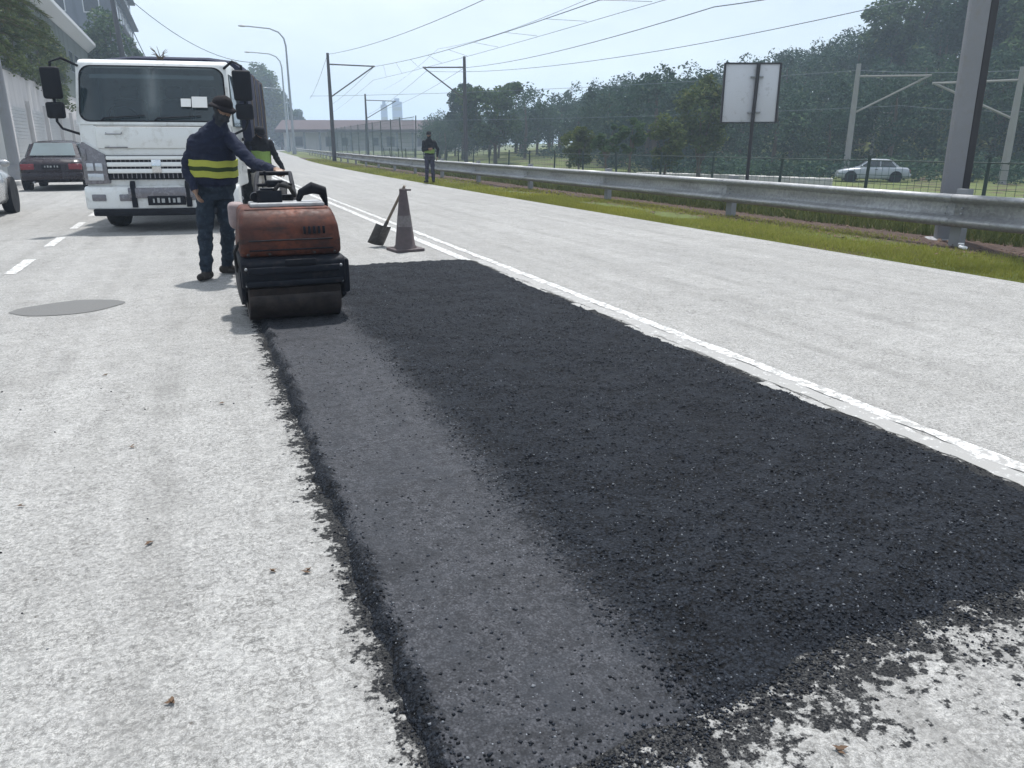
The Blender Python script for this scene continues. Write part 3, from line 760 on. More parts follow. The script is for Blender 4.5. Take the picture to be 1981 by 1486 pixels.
# ------------------------------------------------------------------ wooded hill
protos = []
for i in range(5):
    v, _ = crown_verts(1.0, 1.0, random.uniform(0.75, 1.0), 0, 34, 2500, 0.047)
    protos.append(v)
fv, tv = [], MB()
pts = []
tries = 0
while len(pts) < 215 and tries < 12000:
    tries += 1
    az = random.uniform(16.5, 66); d = random.uniform(66, 128)
    x, y, z = polar(az, d)
    if x < guard_x(y) + (26 if d < 92 else 15): continue
    if any((x - q[0]) ** 2 + (y - q[1]) ** 2 < 17 for q in pts): continue
    pts.append((x, y, z))
for (x, y, z) in pts:
    az = math.degrees(math.atan2(x, y))
    h = random.uniform(5.2, 8.8) * (0.85 if az < 21 else 1.08 if az < 32 else 1.0)
    r = h * random.uniform(0.36, 0.50)
    p = protos[random.randrange(5)]
    a = random.uniform(0, 6.28); ca, sa = math.cos(a), math.sin(a)
    q = np.stack([(p[:, 0] * ca - p[:, 1] * sa) * r + x, (p[:, 0] * sa + p[:, 1] * ca) * r + y, p[:, 2] * h * 0.47 + z + h * 0.52], 1)
    fv.append(q)
    tv.tube([(x, y, z - 0.5), (x + 0.2, y, z + h * 0.4), (x, y, z + h * 0.75)], [h * 0.025, h * 0.02, h * 0.008], 6)
fv = np.concatenate(fv)
wood = tag(link(bpy.data.objects.new('hillside_wood', np_mesh('hillside_wood', fv, 4, M['leafA']))), 'dense dark wood covering the hillside beyond the railway', 'wood', None, 'stuff')
tv.build('trunks', M['bark'], wood)['kind'] = 'stuff'
# scrub at the foot of the wood
sc_, sr = [], []
for i in range(1100):
    az = random.uniform(17, 62); d = random.uniform(56, 96)
    x, y, z = polar(az, d)
    if x < guard_x(y) + 24: continue
    sc_.append((x, y, z + random.uniform(0.2, 0.9))); sr.append(random.uniform(0.6, 1.4))
tag(link(bpy.data.objects.new('scrub', np_mesh('scrub', leaves(np.array(sc_), np.array(sr), 60000, 0.15), 4, M['leafA']))), 'low scrub at the foot of the wooded hill', 'scrub', None, 'stuff')

# single trees one can tell apart
G = 'trees in front of the wooded hill'
tree('tree', 'pale olive bushy tree left of the white boards, beside the tallest trees', polar(35.0, 50), 6.2, 1.7, 1.2, 5200, 0.13, M['leafC'], G)
tree('tree', 'round-crowned small yellow-green tree midway along the railway fence', polar(32.7, 44), 3.4, 1.05, 1.0, 3600, 0.10, M['leafC'], G)
tree('tree', 'thin young tree with a forked stem left of the round small tree', polar(30.2, 43), 3.3, 0.75, 1.5, 1800, 0.09, M['leafB'], G, nclump=16)
tree('tree', 'slender sapling leaning left of the forked young tree', polar(28.6, 43), 2.9, 0.7, 1.3, 1500, 0.09, M['leafB'], G, nclump=14, lean=0.2)
tree('tree', 'yellowish bush-like tree low in front of the wood', polar(26.6, 46), 2.8, 1.0, 0.7, 2600, 0.10, M['leafC'], G)
tree('tree', 'broad blue-green tree at the left end of the hillside wood', polar(20.6, 84), 8.4, 3.6, 2.0, 7000, 0.21, M['leafB'], G)
tree('tree', 'tall narrow tree behind the right catenary mast of the far pair', polar(18.3, 100), 9.0, 2.0, 3.2, 4200, 0.2, M['leafA'], G)
tree('tree', 'tall spreading tree standing above the ridge right of the white boards', polar(47.2, 96), 11.5, 4.4, 4.0, 8500, 0.24, M['leafB'], G)
tree('tree', 'tallest tree on the hill behind the thick concrete pole', polar(51.4, 88), 13.0, 4.6, 4.5, 9000, 0.23, M['leafA'], G)
tree('tree', 'big leafy tree on the slope at the right picture edge', polar(55.5, 80), 12.5, 4.6, 4.0, 9000, 0.22, M['leafB'], G)
G2 = 'trees where the road curves away'
tree('roadside_tree', 'large dark tree right beside the truck where the road curves', polar(4.35, 215, -0.1), 23.5, 6.0, 4.0, 9000, 0.42, M['leafB'], G2)
tree('roadside_tree', 'shorter olive tree in front of the large dark one', polar(5.1, 212, -0.1), 15.5, 5.2, 1.5, 6000, 0.36, M['leafC'], G2)
tree('roadside_tree', 'grey-green tree at the foot of the street lamps', polar(5.8, 215, -0.1), 13.5, 4.2, 2.5, 6500, 0.40, M['leafA'], G2)
tree('roadside_tree', 'low tree farthest along the curve behind the lamp posts', polar(6.6, 250, -0.1), 11, 4.2, 2.0, 6000, 0.45, M['leafA'], G2)

# drooping conifer on the left
t = empty('conifer', 'drooping conifer branches hanging in at the left edge', 'tree', (-6.35, 31.5, 0.10))
mb = MB(); mb.tube([(0, 0, -0.1), (0.05, 0, 2.5), (0.0, 0.1, 5.2), (0.1, 0, 9)], [0.17, 0.14, 0.10, 0.03], 10)
nv = []
for i in range(58):
    z0 = random.uniform(4.2, 8.6); a = random.uniform(0, 6.28); L = random.uniform(1.4, 3.1) * (1.2 - z0 / 16)
    if i % 3 == 0: a = random.uniform(-0.6, 0.4)
    e = Vector((math.cos(a), math.sin(a), 0))
    P_ = [Vector((0.03, 0.03, z0)) + e * (L * s_) + Vector((0, 0, 0.25 * s_ - 0.95 * s_ * s_)) for s_ in (0, 0.33, 0.66, 1)]
    mb.tube(P_, [0.03, 0.022, 0.014, 0.005], 5)
    for j in range(150):
        s_ = random.uniform(0.25, 1.0)
        p = P_[0] + e * (L * s_) + Vector((0, 0, 0.25 * s_ - 0.95 * s_ * s_))
        dirv = (e + Vector((random.gauss(0, 0.6), random.gauss(0, 0.6), random.uniform(-1.0, 0.1)))).normalized()
        q = p + dirv * random.uniform(0.10, 0.30); w = dirv.cross(Vector((random.random(), random.random(), random.random()))).normalized() * 0.013
        nv += [p - w * 0.3, p.lerp(q, 0.5) - w, q, p.lerp(q, 0.5) + w]
mb.build('trunk', M['bark'], t)
link(bpy.data.objects.new('crown', np_mesh('crown', np.array([tuple(v) for v in nv]), 4, M['needle'])), t)

# ------------------------------------------------------------------ buildings
def window_grid(parent, xface, rows, mat=None, fr=None):
    for (y0, y1, z0, z1) in rows:
        w = MB().box((xface + 0.03, (y0 + y1) / 2, (z0 + z1) / 2), (0.10, y1 - y0, z1 - z0)).build('window', fr or M['whiteroof'], parent, False)
        MB().box((xface + 0.075, (y0 + y1) / 2, (z0 + z1) / 2), (0.03, (y1 - y0) - 0.16, (z1 - z0) - 0.16)).build('pane', M['pane'], w, False)
b = empty('shop_building', 'long dark weathered building with pale ground storey and white eave on the left', 'building', (-7.6, 42, 0))
MB().box((-6, 19.5, 2.3), (12, 39, 4.6)).build('ground_storey', M['wallpale'], b, False)
MB().box((-6, 19.5, 6.8), (12.1, 39.1, 4.4)).build('upper_wall', M['wallgrey'], b, False)
MB().prism([(0.12, 9.0), (0.75, 9.5), (0.75, 9.75), (-3, 11.4), (-12, 11.4), (-12, 9.0)], -0.4, 39.5, 'Y').build('eave', M['whiteroof'], b, False)
window_grid(b, 0.0, [(y0, y0 + 1.9, 6.4, 7.9) for y0 in np.arange(2, 37, 3.4)], None, M['walldark'])
for y0 in np.arange(1.2, 37, 5.2):
    s_ = MB()
    for z0 in np.arange(0.3, 2.9, 0.16): s_.box((0.04, y0 + 1.9, z0 + 0.08), (0.06, 3.6, 0.15))
    s_.build('roller_shutter', M['palelid'], b, False)
for y0 in np.arange(0.6, 39, 5.2): MB().box((0.09, y0 - 0.1, 1.7), (0.2, 0.35, 3.4)).build('pier', M['wallpale'], b, False)
b = empty('apartment_block', 'tall blue-grey apartment block behind the grey building', 'building', (-5.6, 92, 0))
MB().box((-8, 16, 14), (16, 32, 28)).build('wall', M['walldark'], b, False)
window_grid(b, 0.0, [(y0, y0 + 2.2, z0, z0 + 1.6) for y0 in np.arange(1.5, 30, 4.4) for z0 in np.arange(4, 26, 3.2)])
for z0 in np.arange(3.1, 27, 3.2): MB().box((0.35, 16, z0), (0.7, 31, 0.18)).build('ledge', M['walldark'], b, False)
for y0 in np.arange(0.4, 32, 4.4): MB().box((-0.0, 0.2 - 0.1, 14), (0.3, 0.3, 28)) if False else None
for x0 in np.arange(-14, -1, 3.0):
    for z0 in np.arange(4, 26, 3.2):
        w = MB().box((x0, -0.02, z0 + 0.8), (1.5, 0.1, 1.5)).build('window', M['whiteroof'], b, False)
        MB().box((x0, -0.06, z0 + 0.8), (1.3, 0.04, 1.3)).build('pane', M['pane'], w, False)
tree('roadside_tree', 'tall tree in front of the blue-grey block left of the truck roof', (-5.9, 84, 0.0), 13, 2.3, 3.5, 5200, 0.2, M['leafB'])

# creeper hanging over the wall
cc_, cr_ = [], []
for i in range(150):
    y = random.uniform(40.5, 62); z = random.uniform(4.6, 8.4) - max(0, (y - 50) * 0.10)
    cc_.append((-7.42 + random.uniform(0, .25), y, z)); cr_.append(random.uniform(.25, .6))
cv = leaves(np.array(cc_), np.array(cr_), 15000, 0.085)
t = empty('wall_creeper', 'green creeper spilling down the dark upper wall at the left', 'plant', (0, 0, 0))
link(bpy.data.objects.new('foliage', np_mesh('foliage', cv, 4, M['leafC'])), t)
k = MB()
for i in range(9): 
    y = 41 + 2.3 * i; k.tube([(-7.45, y, 4.6), (-7.42, y + .4, 6.2), (-7.44, y + .1, 7.8 - .2 * i * .5)], [.03, .025, .01], 5)
k.build('stem', M['bark'], t)['kind'] = 'stuff'
# station with long brown roof
st = empty('station_building', 'long low station with brown roof and pale front beyond the fence', 'building', (18.4, 172, 0), rad(-20.5))
MB().prism([(-0.8, 4.3), (5.5, 6.3), (12.5, 4.3), (12.5, 3.9), (-0.8, 3.7)], -2, 40, 'X').build('roof', M['brownroof'], st, False)
MB().box((19, 6.5, 2.0), (40, 9, 3.9)).build('wall', M['wallpale'], st, False)
for i, x0 in enumerate(np.arange(0.5, 39, 3.2)):
    MB().box((x0, 0.2, 1.9), (0.35, 0.35, 3.9)).build('column', M['walldark'], st, False)
    if i % 3 != 1:
        w = MB().box((x0 + 1.6, 1.95, 1.9), (1.7, 0.12, 2.0)).build('window', M['whiteroof'] if i % 2 else M['walldark'], st, False)
        MB().box((x0 + 1.6, 1.87, 1.9), (1.3, 0.06, 1.6)).build('pane', M['pane'], w, False)
hs = empty('shed', 'pale shed with dark flat roof beyond the left catenary mast', 'building', (21, 222, 0), rad(-10))
MB().box((5, 4, 2.2), (11, 8, 4.4)).build('wall', M['paleglass'] if False else M['wallpale'], hs, False)
MB().box((5, 3.6, 5.3), (12.5, 10, 1.8)).build('roof', M['walldark'], hs, False)
for i in range(3): MB().box((1.5 + 3.4 * i, -0.05, 2.0), (2.2, 0.15, 2.6)).build('door', M['walldark'], hs, False)
for i, (az, w, hh) in enumerate(((12.85, 5, 30), (13.75, 7.5, 32))):
    x, y, z = polar(az, 620, 0)
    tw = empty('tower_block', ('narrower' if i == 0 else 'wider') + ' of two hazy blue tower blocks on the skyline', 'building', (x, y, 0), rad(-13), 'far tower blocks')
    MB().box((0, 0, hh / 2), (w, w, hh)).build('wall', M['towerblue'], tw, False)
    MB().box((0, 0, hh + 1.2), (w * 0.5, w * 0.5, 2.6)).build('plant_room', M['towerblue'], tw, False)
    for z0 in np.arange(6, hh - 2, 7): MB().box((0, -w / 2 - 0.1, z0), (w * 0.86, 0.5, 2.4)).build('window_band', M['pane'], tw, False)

# ------------------------------------------------------------------ railway
def rail_x(y, o): return 13.2 + o + bend(y) * 1.15
tb_v, tb_f = [], []
ty = list(np.arange(2, 60, 2.0)) + list(np.arange(60, 152, 8.0))
for y in ty:
    for o, dz in ((-0.6, -0.02), (0.5, 0.18), (7.0, 0.18), (8.2, -0.02)):
        x = rail_x(y, o); tb_v.append((x, y, ground_h(x, y) + dz))
for j in range(len(ty) - 1):
    for i in range(3): tb_f.append((j * 4 + i, j * 4 + i + 1, j * 4 + i + 5, j * 4 + i + 4))
tb = tag(link(bpy.data.objects.new('track_bed', idx_mesh('track_bed', tb_v, tb_f, M['ballast'], False))), 'stone ballast bed of the railway', None, None, 'structure')
for o in (1.2, 2.3, 5.0, 6.1):
    mb = MB(); mb.tube([(rail_x(y, o), y, ground_h(rail_x(y, o), y) + 0.26) for y in ty], 0.06, 4)
    mb.build('rail', M['rail'], tb)

def mast(label, loc, h, arm_dir, arm_len, mat, dia, rows=1):
    t = empty('catenary_mast', label, 'mast', loc, 0, 'catenary masts along the railway')
    mb = MB(); mb.tube([(0, 0, -0.4), (0, 0, h * 0.55), (0.0, 0, h)], [dia, dia * 0.85, dia * 0.62], 10); mb.build('post', mat, t)
    ax = Vector((math.cos(arm_dir), math.sin(arm_dir), 0))
    z1, z0 = h * 0.90, h * 0.60
    e = ax * arm_len
    mb = MB(); mb.tube([(0, 0, z1), tuple(e + Vector((0, 0, z1 - 0.08)))], dia * 0.32, 6); mb.build('top_tube', mat, t)
    mb = MB(); mb.tube([(0, 0, z0), tuple(e * 0.97 + Vector((0, 0, z1 - 0.1)))], dia * 0.32, 6); mb.build('bracket_arm', mat, t)
    mb = MB()
    for q in (0.08, 0.94):
        p = e * q + Vector((0, 0, z1 - 0.08 * q))
        for i in range(3): mb.cyl(p + ax * (0.07 * i), p + ax * (0.07 * i + 0.03), 0.075, n=10)
    mb.build('insulator', M['palemast'], t)
    return t
def gz(x, y): return (x, y, ground_h(x, y))
mA = polar(9.25, 66.0); mB = polar(18.5, 63.0); mC = polar(11.6, 108)
mast('dark catenary mast with bracket reaching right, left of the station', (mA[0], mA[1], 0), 8.1, rad(-8), 3.6, M['darkpole'], 0.17)
mast('dark catenary mast with bracket reaching left over the station roof', (mB[0], mB[1], 0), 7.7, rad(172), 3.2, M['darkpole'], 0.17)
mast('small far dark catenary mast between the two taller ones', (mC[0], mC[1], 0), 7.6, rad(-8), 4.0, M['darkpole'], 0.17)
mD = polar(44.6, 58); mE = polar(53.6, 56)
mast('pale catenary mast with bracket reaching right, left of the thick pole', (mD[0], mD[1], -1.3), 7.6, rad(-45), 4.3, M['palemast'], 0.22)
mast('pale catenary mast with bracket reaching left at the right edge', (mE[0], mE[1], -1.6), 7.2, rad(140), 4.6, M['palemast'], 0.24)
mF = polar(46.0, 70)
mast('short far pale mast seen between the pale mast and the thick pole', (mF[0], mF[1], mF[2]), 4.6, rad(-45), 1.6, M['palemast'], 0.12)

def wire(label, pts, r=0.012, sag=0.0, n=14):
    P_ = []
    for a, b_ in zip(pts[:-1], pts[1:]):
        a, b_ = Vector(a), Vector(b_)
        for i in range(n): 
            s_ = i / n; P_.append(a.lerp(b_, s_) - Vector((0, 0, sag * 4 * s_ * (1 - s_))))
    P_.append(Vector(pts[-1]))
    mb = MB(); mb.tube(P_, r, 5)
    return tag(mb.build('overhead_wire', M['wire']), label, 'wire', 'overhead wires of the railway')
TA = (mA[0], mA[1], 8.0)
wire('wire rising steeply from the top of the dark left mast', [(mA[0] + 6, 120, 7.6), TA, (12.0, 33.2, 7.07), (12.6, 10, 7.4)], 0.016, 0.3)
wire('wire from the left mast bracket passing above the fence', [(mA[0] + 9, 122, 6.8), (mA[0] + 3.5, mA[1] - 0.5, 7.2), (12.6, 23.6, 5.7), (13.2, 4, 6.4)], 0.016, 0.25)
wire('lower contact wire beneath the left bracket wire', [(mA[0] + 9, 122, 5.6), (mA[0] + 3.4, mA[1] - 0.5, 6.2), (14.6, 26, 5.75), (15, 4, 6.0)], 0.010, 0.1)
wire('wire from the station-side mast up to the top right', [(mB[0] + 8, 120, 6.5), (mB[0], mB[1], 6.9), (16.0, 22.6, 5.5), (17, 6, 5.6)], 0.016, 0.3)
wire('wire just above the tree tops to the upper right', [(mB[0] + 5, 120, 5.6), (mB[0] - 2.9, mB[1] + 0.4, 6.6), (18.2, 33, 5.05), (18.6, 8, 5.4)], 0.013, 0.25)
wire('thin upper wire crossing the sky in the middle', [(mB[0] + 7, 118, 9.0), (18.6, 62, 8.4), (14.6, 25, 6.7), (14.8, 6, 6.9)], 0.010, 0.35)
for k in range(9):
    y = 24 + 4.6 * k
    s_ = (y - 23.6) / (mA[1] - 24.1)
    x0 = 12.6 + (mA[0] + 3.5 - 12.6) * s_; z0 = 5.7 + 1.5 * s_ - 0.25 * 4 * s_ * (1 - s_)
    mb = MB(); mb.tube([(x0, y, z0), (x0 + 1.9 * (1 - s_), y - 0.1, 5.76 + 0.44 * s_ - 0.4 * s_ * (1 - s_))], 0.008, 4)
    tag(mb.build('wire_dropper', M['wire']), ORD[k] + ' short dropper under the bracket wire, counted from the near end', 'wire', 'wire droppers of the railway')
wire('slack wire sagging across the sky above the truck', [(-3.4, 74, 12.5), (7.0, 88, 9.3)], 0.03, 1.2)
wire('slack wire running along the pale masts before the hill', [(mD[0] - 30, mD[1] + 36, 5.6), (mD[0], mD[1], 5.9), (mE[0] + 3, mE[1] - 4, 5.6)], 0.014, 0.3)
wire('lower slack wire between the pale masts', [(mD[0] - 26, mD[1] + 32, 3.4), (mD[0] + 2, mD[1] - 2, 3.7), (mE[0] + 3, mE[1] - 4, 3.2)], 0.012, 0.25)

# utility pole on the left with stays
t = empty('utility_pole', 'dark leaning utility pole with stay wires above the truck roof', 'pole', (-4.2, 71.5, 0))
MB().tube([(0.1, 0, -0.3), (0.0, 0, 7), (-0.35, 0.2, 15)], [0.24, 0.21, 0.16], 10).build('post', M['darkpole'], t)
MB().box((-0.3, 0.1, 14.2), (1.8, 0.12, 0.12)).build('crossarm', M['darkpole'], t)
MB().tube([(-0.3, 0.2, 13.4), (1.9, 1.5, 7), (2.9, 2.2, 0)], 0.035, 5).build('stay_wire', M['wire'], t)
MB().tube([(-0.2, 0.2, 11.0), (1.2, 1.0, 6), (2.2, 1.7, 0)], 0.03, 5).build('stay_wire', M['wire'], t)
t = empty('lamp_post', 'grey concrete post cut by the left picture edge', 'pole', (-4.95, 25.0, 0))
t.location = (-5.95, 33.0, 0.1)
MB().tube([(0, 0, -0.1), (0, 0, 5.2), (0.0, 0, 9.5)], [0.19, 0.16, 0.12], 12).build('post', M['concrete'], t)
MB().tube([(0, 0, -0.1), (0, 0, 0.5)], [0.26, 0.24], 12).build('base', M['concrete'], t)

# street lamps on the right of the curve
def street_lamp(label, az, d, h):
    x, y, _ = polar(az, d, 0)
    t = empty('street_lamp', label, 'street lamp', (x, y, 0), 0, 'street lamps along the curve')
    MB().tube([(0, 0, -0.1), (0, 0, h * 0.5), (0, 0, h * 0.86), (-0.12 * h * 0.1, 0, h * 0.92), (-h * 0.05, 0, h * 0.965), (-h * 0.12, 0, h * 0.99), (-h * 0.31, 0, h)],
              [h * 0.012, h * 0.0095, h * 0.007, h * 0.0065, h * 0.006, h * 0.0055, h * 0.005], 8).build('post', M['lamppost'], t)
    MB().ell((-h * 0.33, 0, h * 1.0 - 0.02), (h * 0.035, h * 0.012, h * 0.008)).build('lamp_head', M['palelid'], t)
    MB().cyl((0, 0, 0), (0, 0, 0.9), h * 0.018).build('base', M['lamppost'], t)
street_lamp('tallest street lamp with arm curving left, nearest on the curve', 6.58, 116, 16.2)
street_lamp('second street lamp behind the tallest, arm curving left', 6.2, 150, 16.5)
street_lamp('faint third street lamp lowest and farthest on the curve', 6.35, 200, 14)

# ------------------------------------------------------------------ fences
def fence(name, label, p0, p1, bay, h, mat_post, mat_wire, dv, dh, wr, pr, rails):
    p0, p1 = Vector(p0), Vector(p1)
    n = max(1, round((p1 - p0).xy.length / bay))
    t = empty(name, label, 'fence', (p0.x, p0.y, 0))
    pts_ = []
    for i in range(n + 1):
        q = p0.lerp(p1, i / n); pts_.append(Vector((q.x, q.y, ground_h(q.x, q.y))))
    o = Vector((p0.x, p0.y, 0))
    for i, q in enumerate(pts_):
        ln = Vector((random.gauss(0, 0.03), random.gauss(0, 0.03), 0)) * h
        MB().tube([q - o + Vector((0, 0, -0.2)), q - o + ln + Vector((0, 0, h + 0.08))], [pr, pr * 0.9], 6).build('post', mat_post, t)
    for a, b_ in zip(pts_[:-1], pts_[1:]):
        mb = MB(); L = (b_ - a).length
        for i in range(1, max(2, int(L / dv))):
            q = a.lerp(b_, i * dv / L) - o
            mb.tube([q + Vector((0, 0, 0.04)), q + Vector((0, 0, h))], wr, 3, caps=False)
        z0 = 0.06
        while z0 < h:
            mb.tube([a - o + Vector((0, 0, z0)), b_ - o + Vector((0, 0, z0))], wr, 3, caps=False); z0 += dh
        mb.build('mesh_panel', mat_wire, t, False, recalc=False)
        for z0 in rails:
            MB().tube([a - o + Vector((0, 0, z0)), b_ - o + Vector((0, 0, z0))], wr * 2.6, 5).build('rail', mat_post, t)
fence('mesh_fence', 'low green wire mesh fence with leaning posts behind the guardrail', (12.0, 4.0, 0), (14.0, 62.0, 0), 2.6, 1.15, M['fencepost'], M['fencegreen'], 0.16, 0.16, 0.0045, 0.035, (1.13,))
fence('mesh_fence', 'tall green mesh fence running along the curve to the station', (16.5, 62.0, 0), (guard_x(124) + 4.2, 124.0, 0), 5.2, 3.7, M['fencepost'], M['fencegreen'], 0.34, 0.34, 0.009, 0.05, (3.68,))

# whitewashed blocks and a parked van across the tracks
for i in range(12):
    az = 31.5 + 1.05 * i
    x, y, z = polar(az, 55 - 0.6 * i)
    o = MB().box((0, 0, 0.22), (1.25 + 0.3 * random.random(), 0.4, 0.5), bev=0.05).build('concrete_block', M['kerbwhite'])
    o.location = (x, y, z); o.rotation_euler = (0, 0, rad(-az + random.uniform(-8, 8)))
    tag(o, ORD[i] + ' from the left in the row of whitewashed blocks across the railway', 'block', 'whitewashed blocks across the railway')
for i in range(5):
    x, y, z = polar(18.9 + 0.42 * i, 118)
    t = empty('notice_board', ORD[i] + ' from the left of five small white notice panels by the far mast', 'sign', (x, y, z), rad(-20), 'white notice panels by the station')
    MB().box((0, 0, 1.15), (0.75, 0.06, 0.9), bev=0.02).build('panel', M['kerbwhite'], t)
    MB().box((0, -0.04, 1.15), (0.3, 0.02, 0.45), bev=0.005).build('dark_mark', M['pane'], t)
    MB().cyl((0, 0.06, -0.1), (0, 0.06, 1.3), 0.04, n=8).build('post', M['darkpole'], t)

# ------------------------------------------------------------------ guardrail
prof = [(0.012, .672), (-.020, .690), (-.070, .686), (-.105, .662), (-.105, .635), (-.060, .605), (-.008, .585), (0, .565), (0, .435), (-.008, .418), (-.060, .396),
        (-.105, .366), (-.105, .335), (-.070, .298), (-.020, .280), (.012, .290)]
gr = empty('guardrail', 'grey galvanised W-beam guardrail on posts along the verge', 'guardrail', (9.15, 7.33, 0))
go = Vector((9.15, 7.33, 0))
ys = [2.53 + 4.8 * i - 4.8 for i in range(34)]
for a, b_ in zip(ys[:-1], ys[1:]):
    nseg = 3
    mb = MB(); prev = None
    for i in range(nseg + 1):
        y = a + (b_ - a + 0.10) * i / nseg
        sag = 0.006 * noise.noise(Vector((y, 1, 1))) + 0.01 * noise.noise(Vector((y * 0.3, 4, 1)))
        off = 0.0025 * (i / nseg)
        rg = [mb.bm.verts.new(Vector((guard_x(y) + px_ + off, y, pz + sag)) - go) for px_, pz in prof]
        if prev:
            for k in range(len(prof) - 1): mb.bm.faces.new((prev[k], prev[k + 1], rg[k + 1], rg[k]))
        prev = rg
    o = mb.build('beam', M['galv'], gr, True, 60)
    sm = o.modifiers.new('thickness', 'SOLIDIFY'); sm.thickness = 0.005; sm.offset = 0
for i, y in enumerate(ys):
    if y > 110: continue
    g = ground_h(guard_x(y) + 0.2, y)
    MB().box((0, 0, 0), (0.11, 0.16, 0.86)).build('post', M['greymetal'], gr).location = Vector((guard_x(y) + 0.135, y, g + 0.30)) - go
    MB().box((0, 0, 0), (0.072, 0.13, 0.30)).build('spacer', M['greymetal'], gr).location = Vector((guard_x(y) + 0.040, y, 0.48)) - go
    if y < 40:
        bo = MB()
        for dy in (-0.11, 0.11):
            for z in (0.515, 0.447): bo.ell((guard_x(y) - 0.012, y + dy, z), (0.010, 0.018, 0.018), seg=8)
        bo.bm.verts.ensure_lookup_table()
        bmesh.ops.translate(bo.bm, verts=bo.bm.verts[:], vec=-go)
        bo.build('splice_bolts', M['greymetal'], gr)

# ------------------------------------------------------------------ thick pole and white board behind the rail
t = empty('concrete_pole', 'thick grey rectangular concrete pole leaning just behind the guardrail', 'pole', (9.80, 7.95, 0), rad(-38))
t.rotation_euler = (rad(0.9), rad(-0.9), rad(-38))
MB().box((0, 0, 4.1), (0.225, 0.22, 8.8), bev=0.015).build('shaft', M['concrete'], t)
MB().box((0.160, -0.05, 4.1), (0.09, 0.10, 8.8), bev=0.012).build('shaded_side_strip', M['darkpole'], t)  # dark strip added to stand in for the pole's shaded right face
MB().box((0, 0, -0.05), (0.44, 0.40, 0.16), bev=0.03).build('footing', M['concrete'], t)
MB().box((0, 0, 7.9), (2.0, 0.12, 0.12), bev=0.01).build('crossarm', M['darkpole'], t)

t = empty('sign_board', 'white board seen from behind on a single dark post behind the guardrail', 'sign', (11.05, 14.1, 0), rad(-21.5))
MB().box((-0.235, 0, 2.33), (0.66, 0.03, 1.14), bev=0.006).build('panel', M['board'], t)
MB().box((0.335, 0.0, 2.335), (0.45, 0.03, 1.14), bev=0.006).build('panel', M['board'], t)
f_ = MB()
f_.box((-0.585, -0.005, 2.33), (0.035, 0.06, 1.19)); f_.box((0.578, -0.005, 2.33), (0.035, 0.06, 1.19)); f_.box((0, -0.005, 2.915), (1.14, 0.06, 0.03)); f_.box((0, -0.005, 1.742), (1.14, 0.055, 0.018))
f_.build('frame', M['darkpole'], t, False)
MB().tube([(0.06, -0.06, -0.6), (0.07, -0.06, 1.6), (0.10, -0.06, 2.9)], 0.038, 10).build('post', M['darkpole'], t)
for z in (1.95, 2.65): MB().box((0.09, -0.045, z), (0.26, 0.05, 0.035), bev=0.004).build('clamp', M['greymetal'], t)

# ------------------------------------------------------------------ cars
def wheel(parent, x, y, r=0.31, w=0.19):
    o = bpy.data.objects.new('wheel', None); link(o, parent); o.location = (x, y, r)
    MB().lathe([(r * 0.6, -w / 2), (r * 0.93, -w / 2), (r, -w * 0.32), (r, w * 0.32), (r * 0.93, w / 2), (r * 0.6, w / 2), (r * 0.6, -w / 2)], n=28, axis='X').build('tyre', M['rubber'], o)
    mb = MB(); mb.lathe([(0.001, -w * 0.30), (r * 0.25, -w * 0.36), (r * 0.55, -w * 0.28), (r * 0.62, -w * 0.4), (r * 0.62, w * 0.4), (r * 0.55, w * 0.28), (r * 0.25, w * 0.36), (0.001, w * 0.30)], n=24, axis='X')
    for i in range(5):
        a = i * 2 * math.pi / 5
        for sx in (-1, 1): mb.tube([(sx * w * 0.34, 0, 0), (sx * w * 0.40, r * 0.58 * math.cos(a), r * 0.58 * math.sin(a))], [r * 0.13, r * 0.09], 6)
    mb.build('rim', M['greymetal'], o)
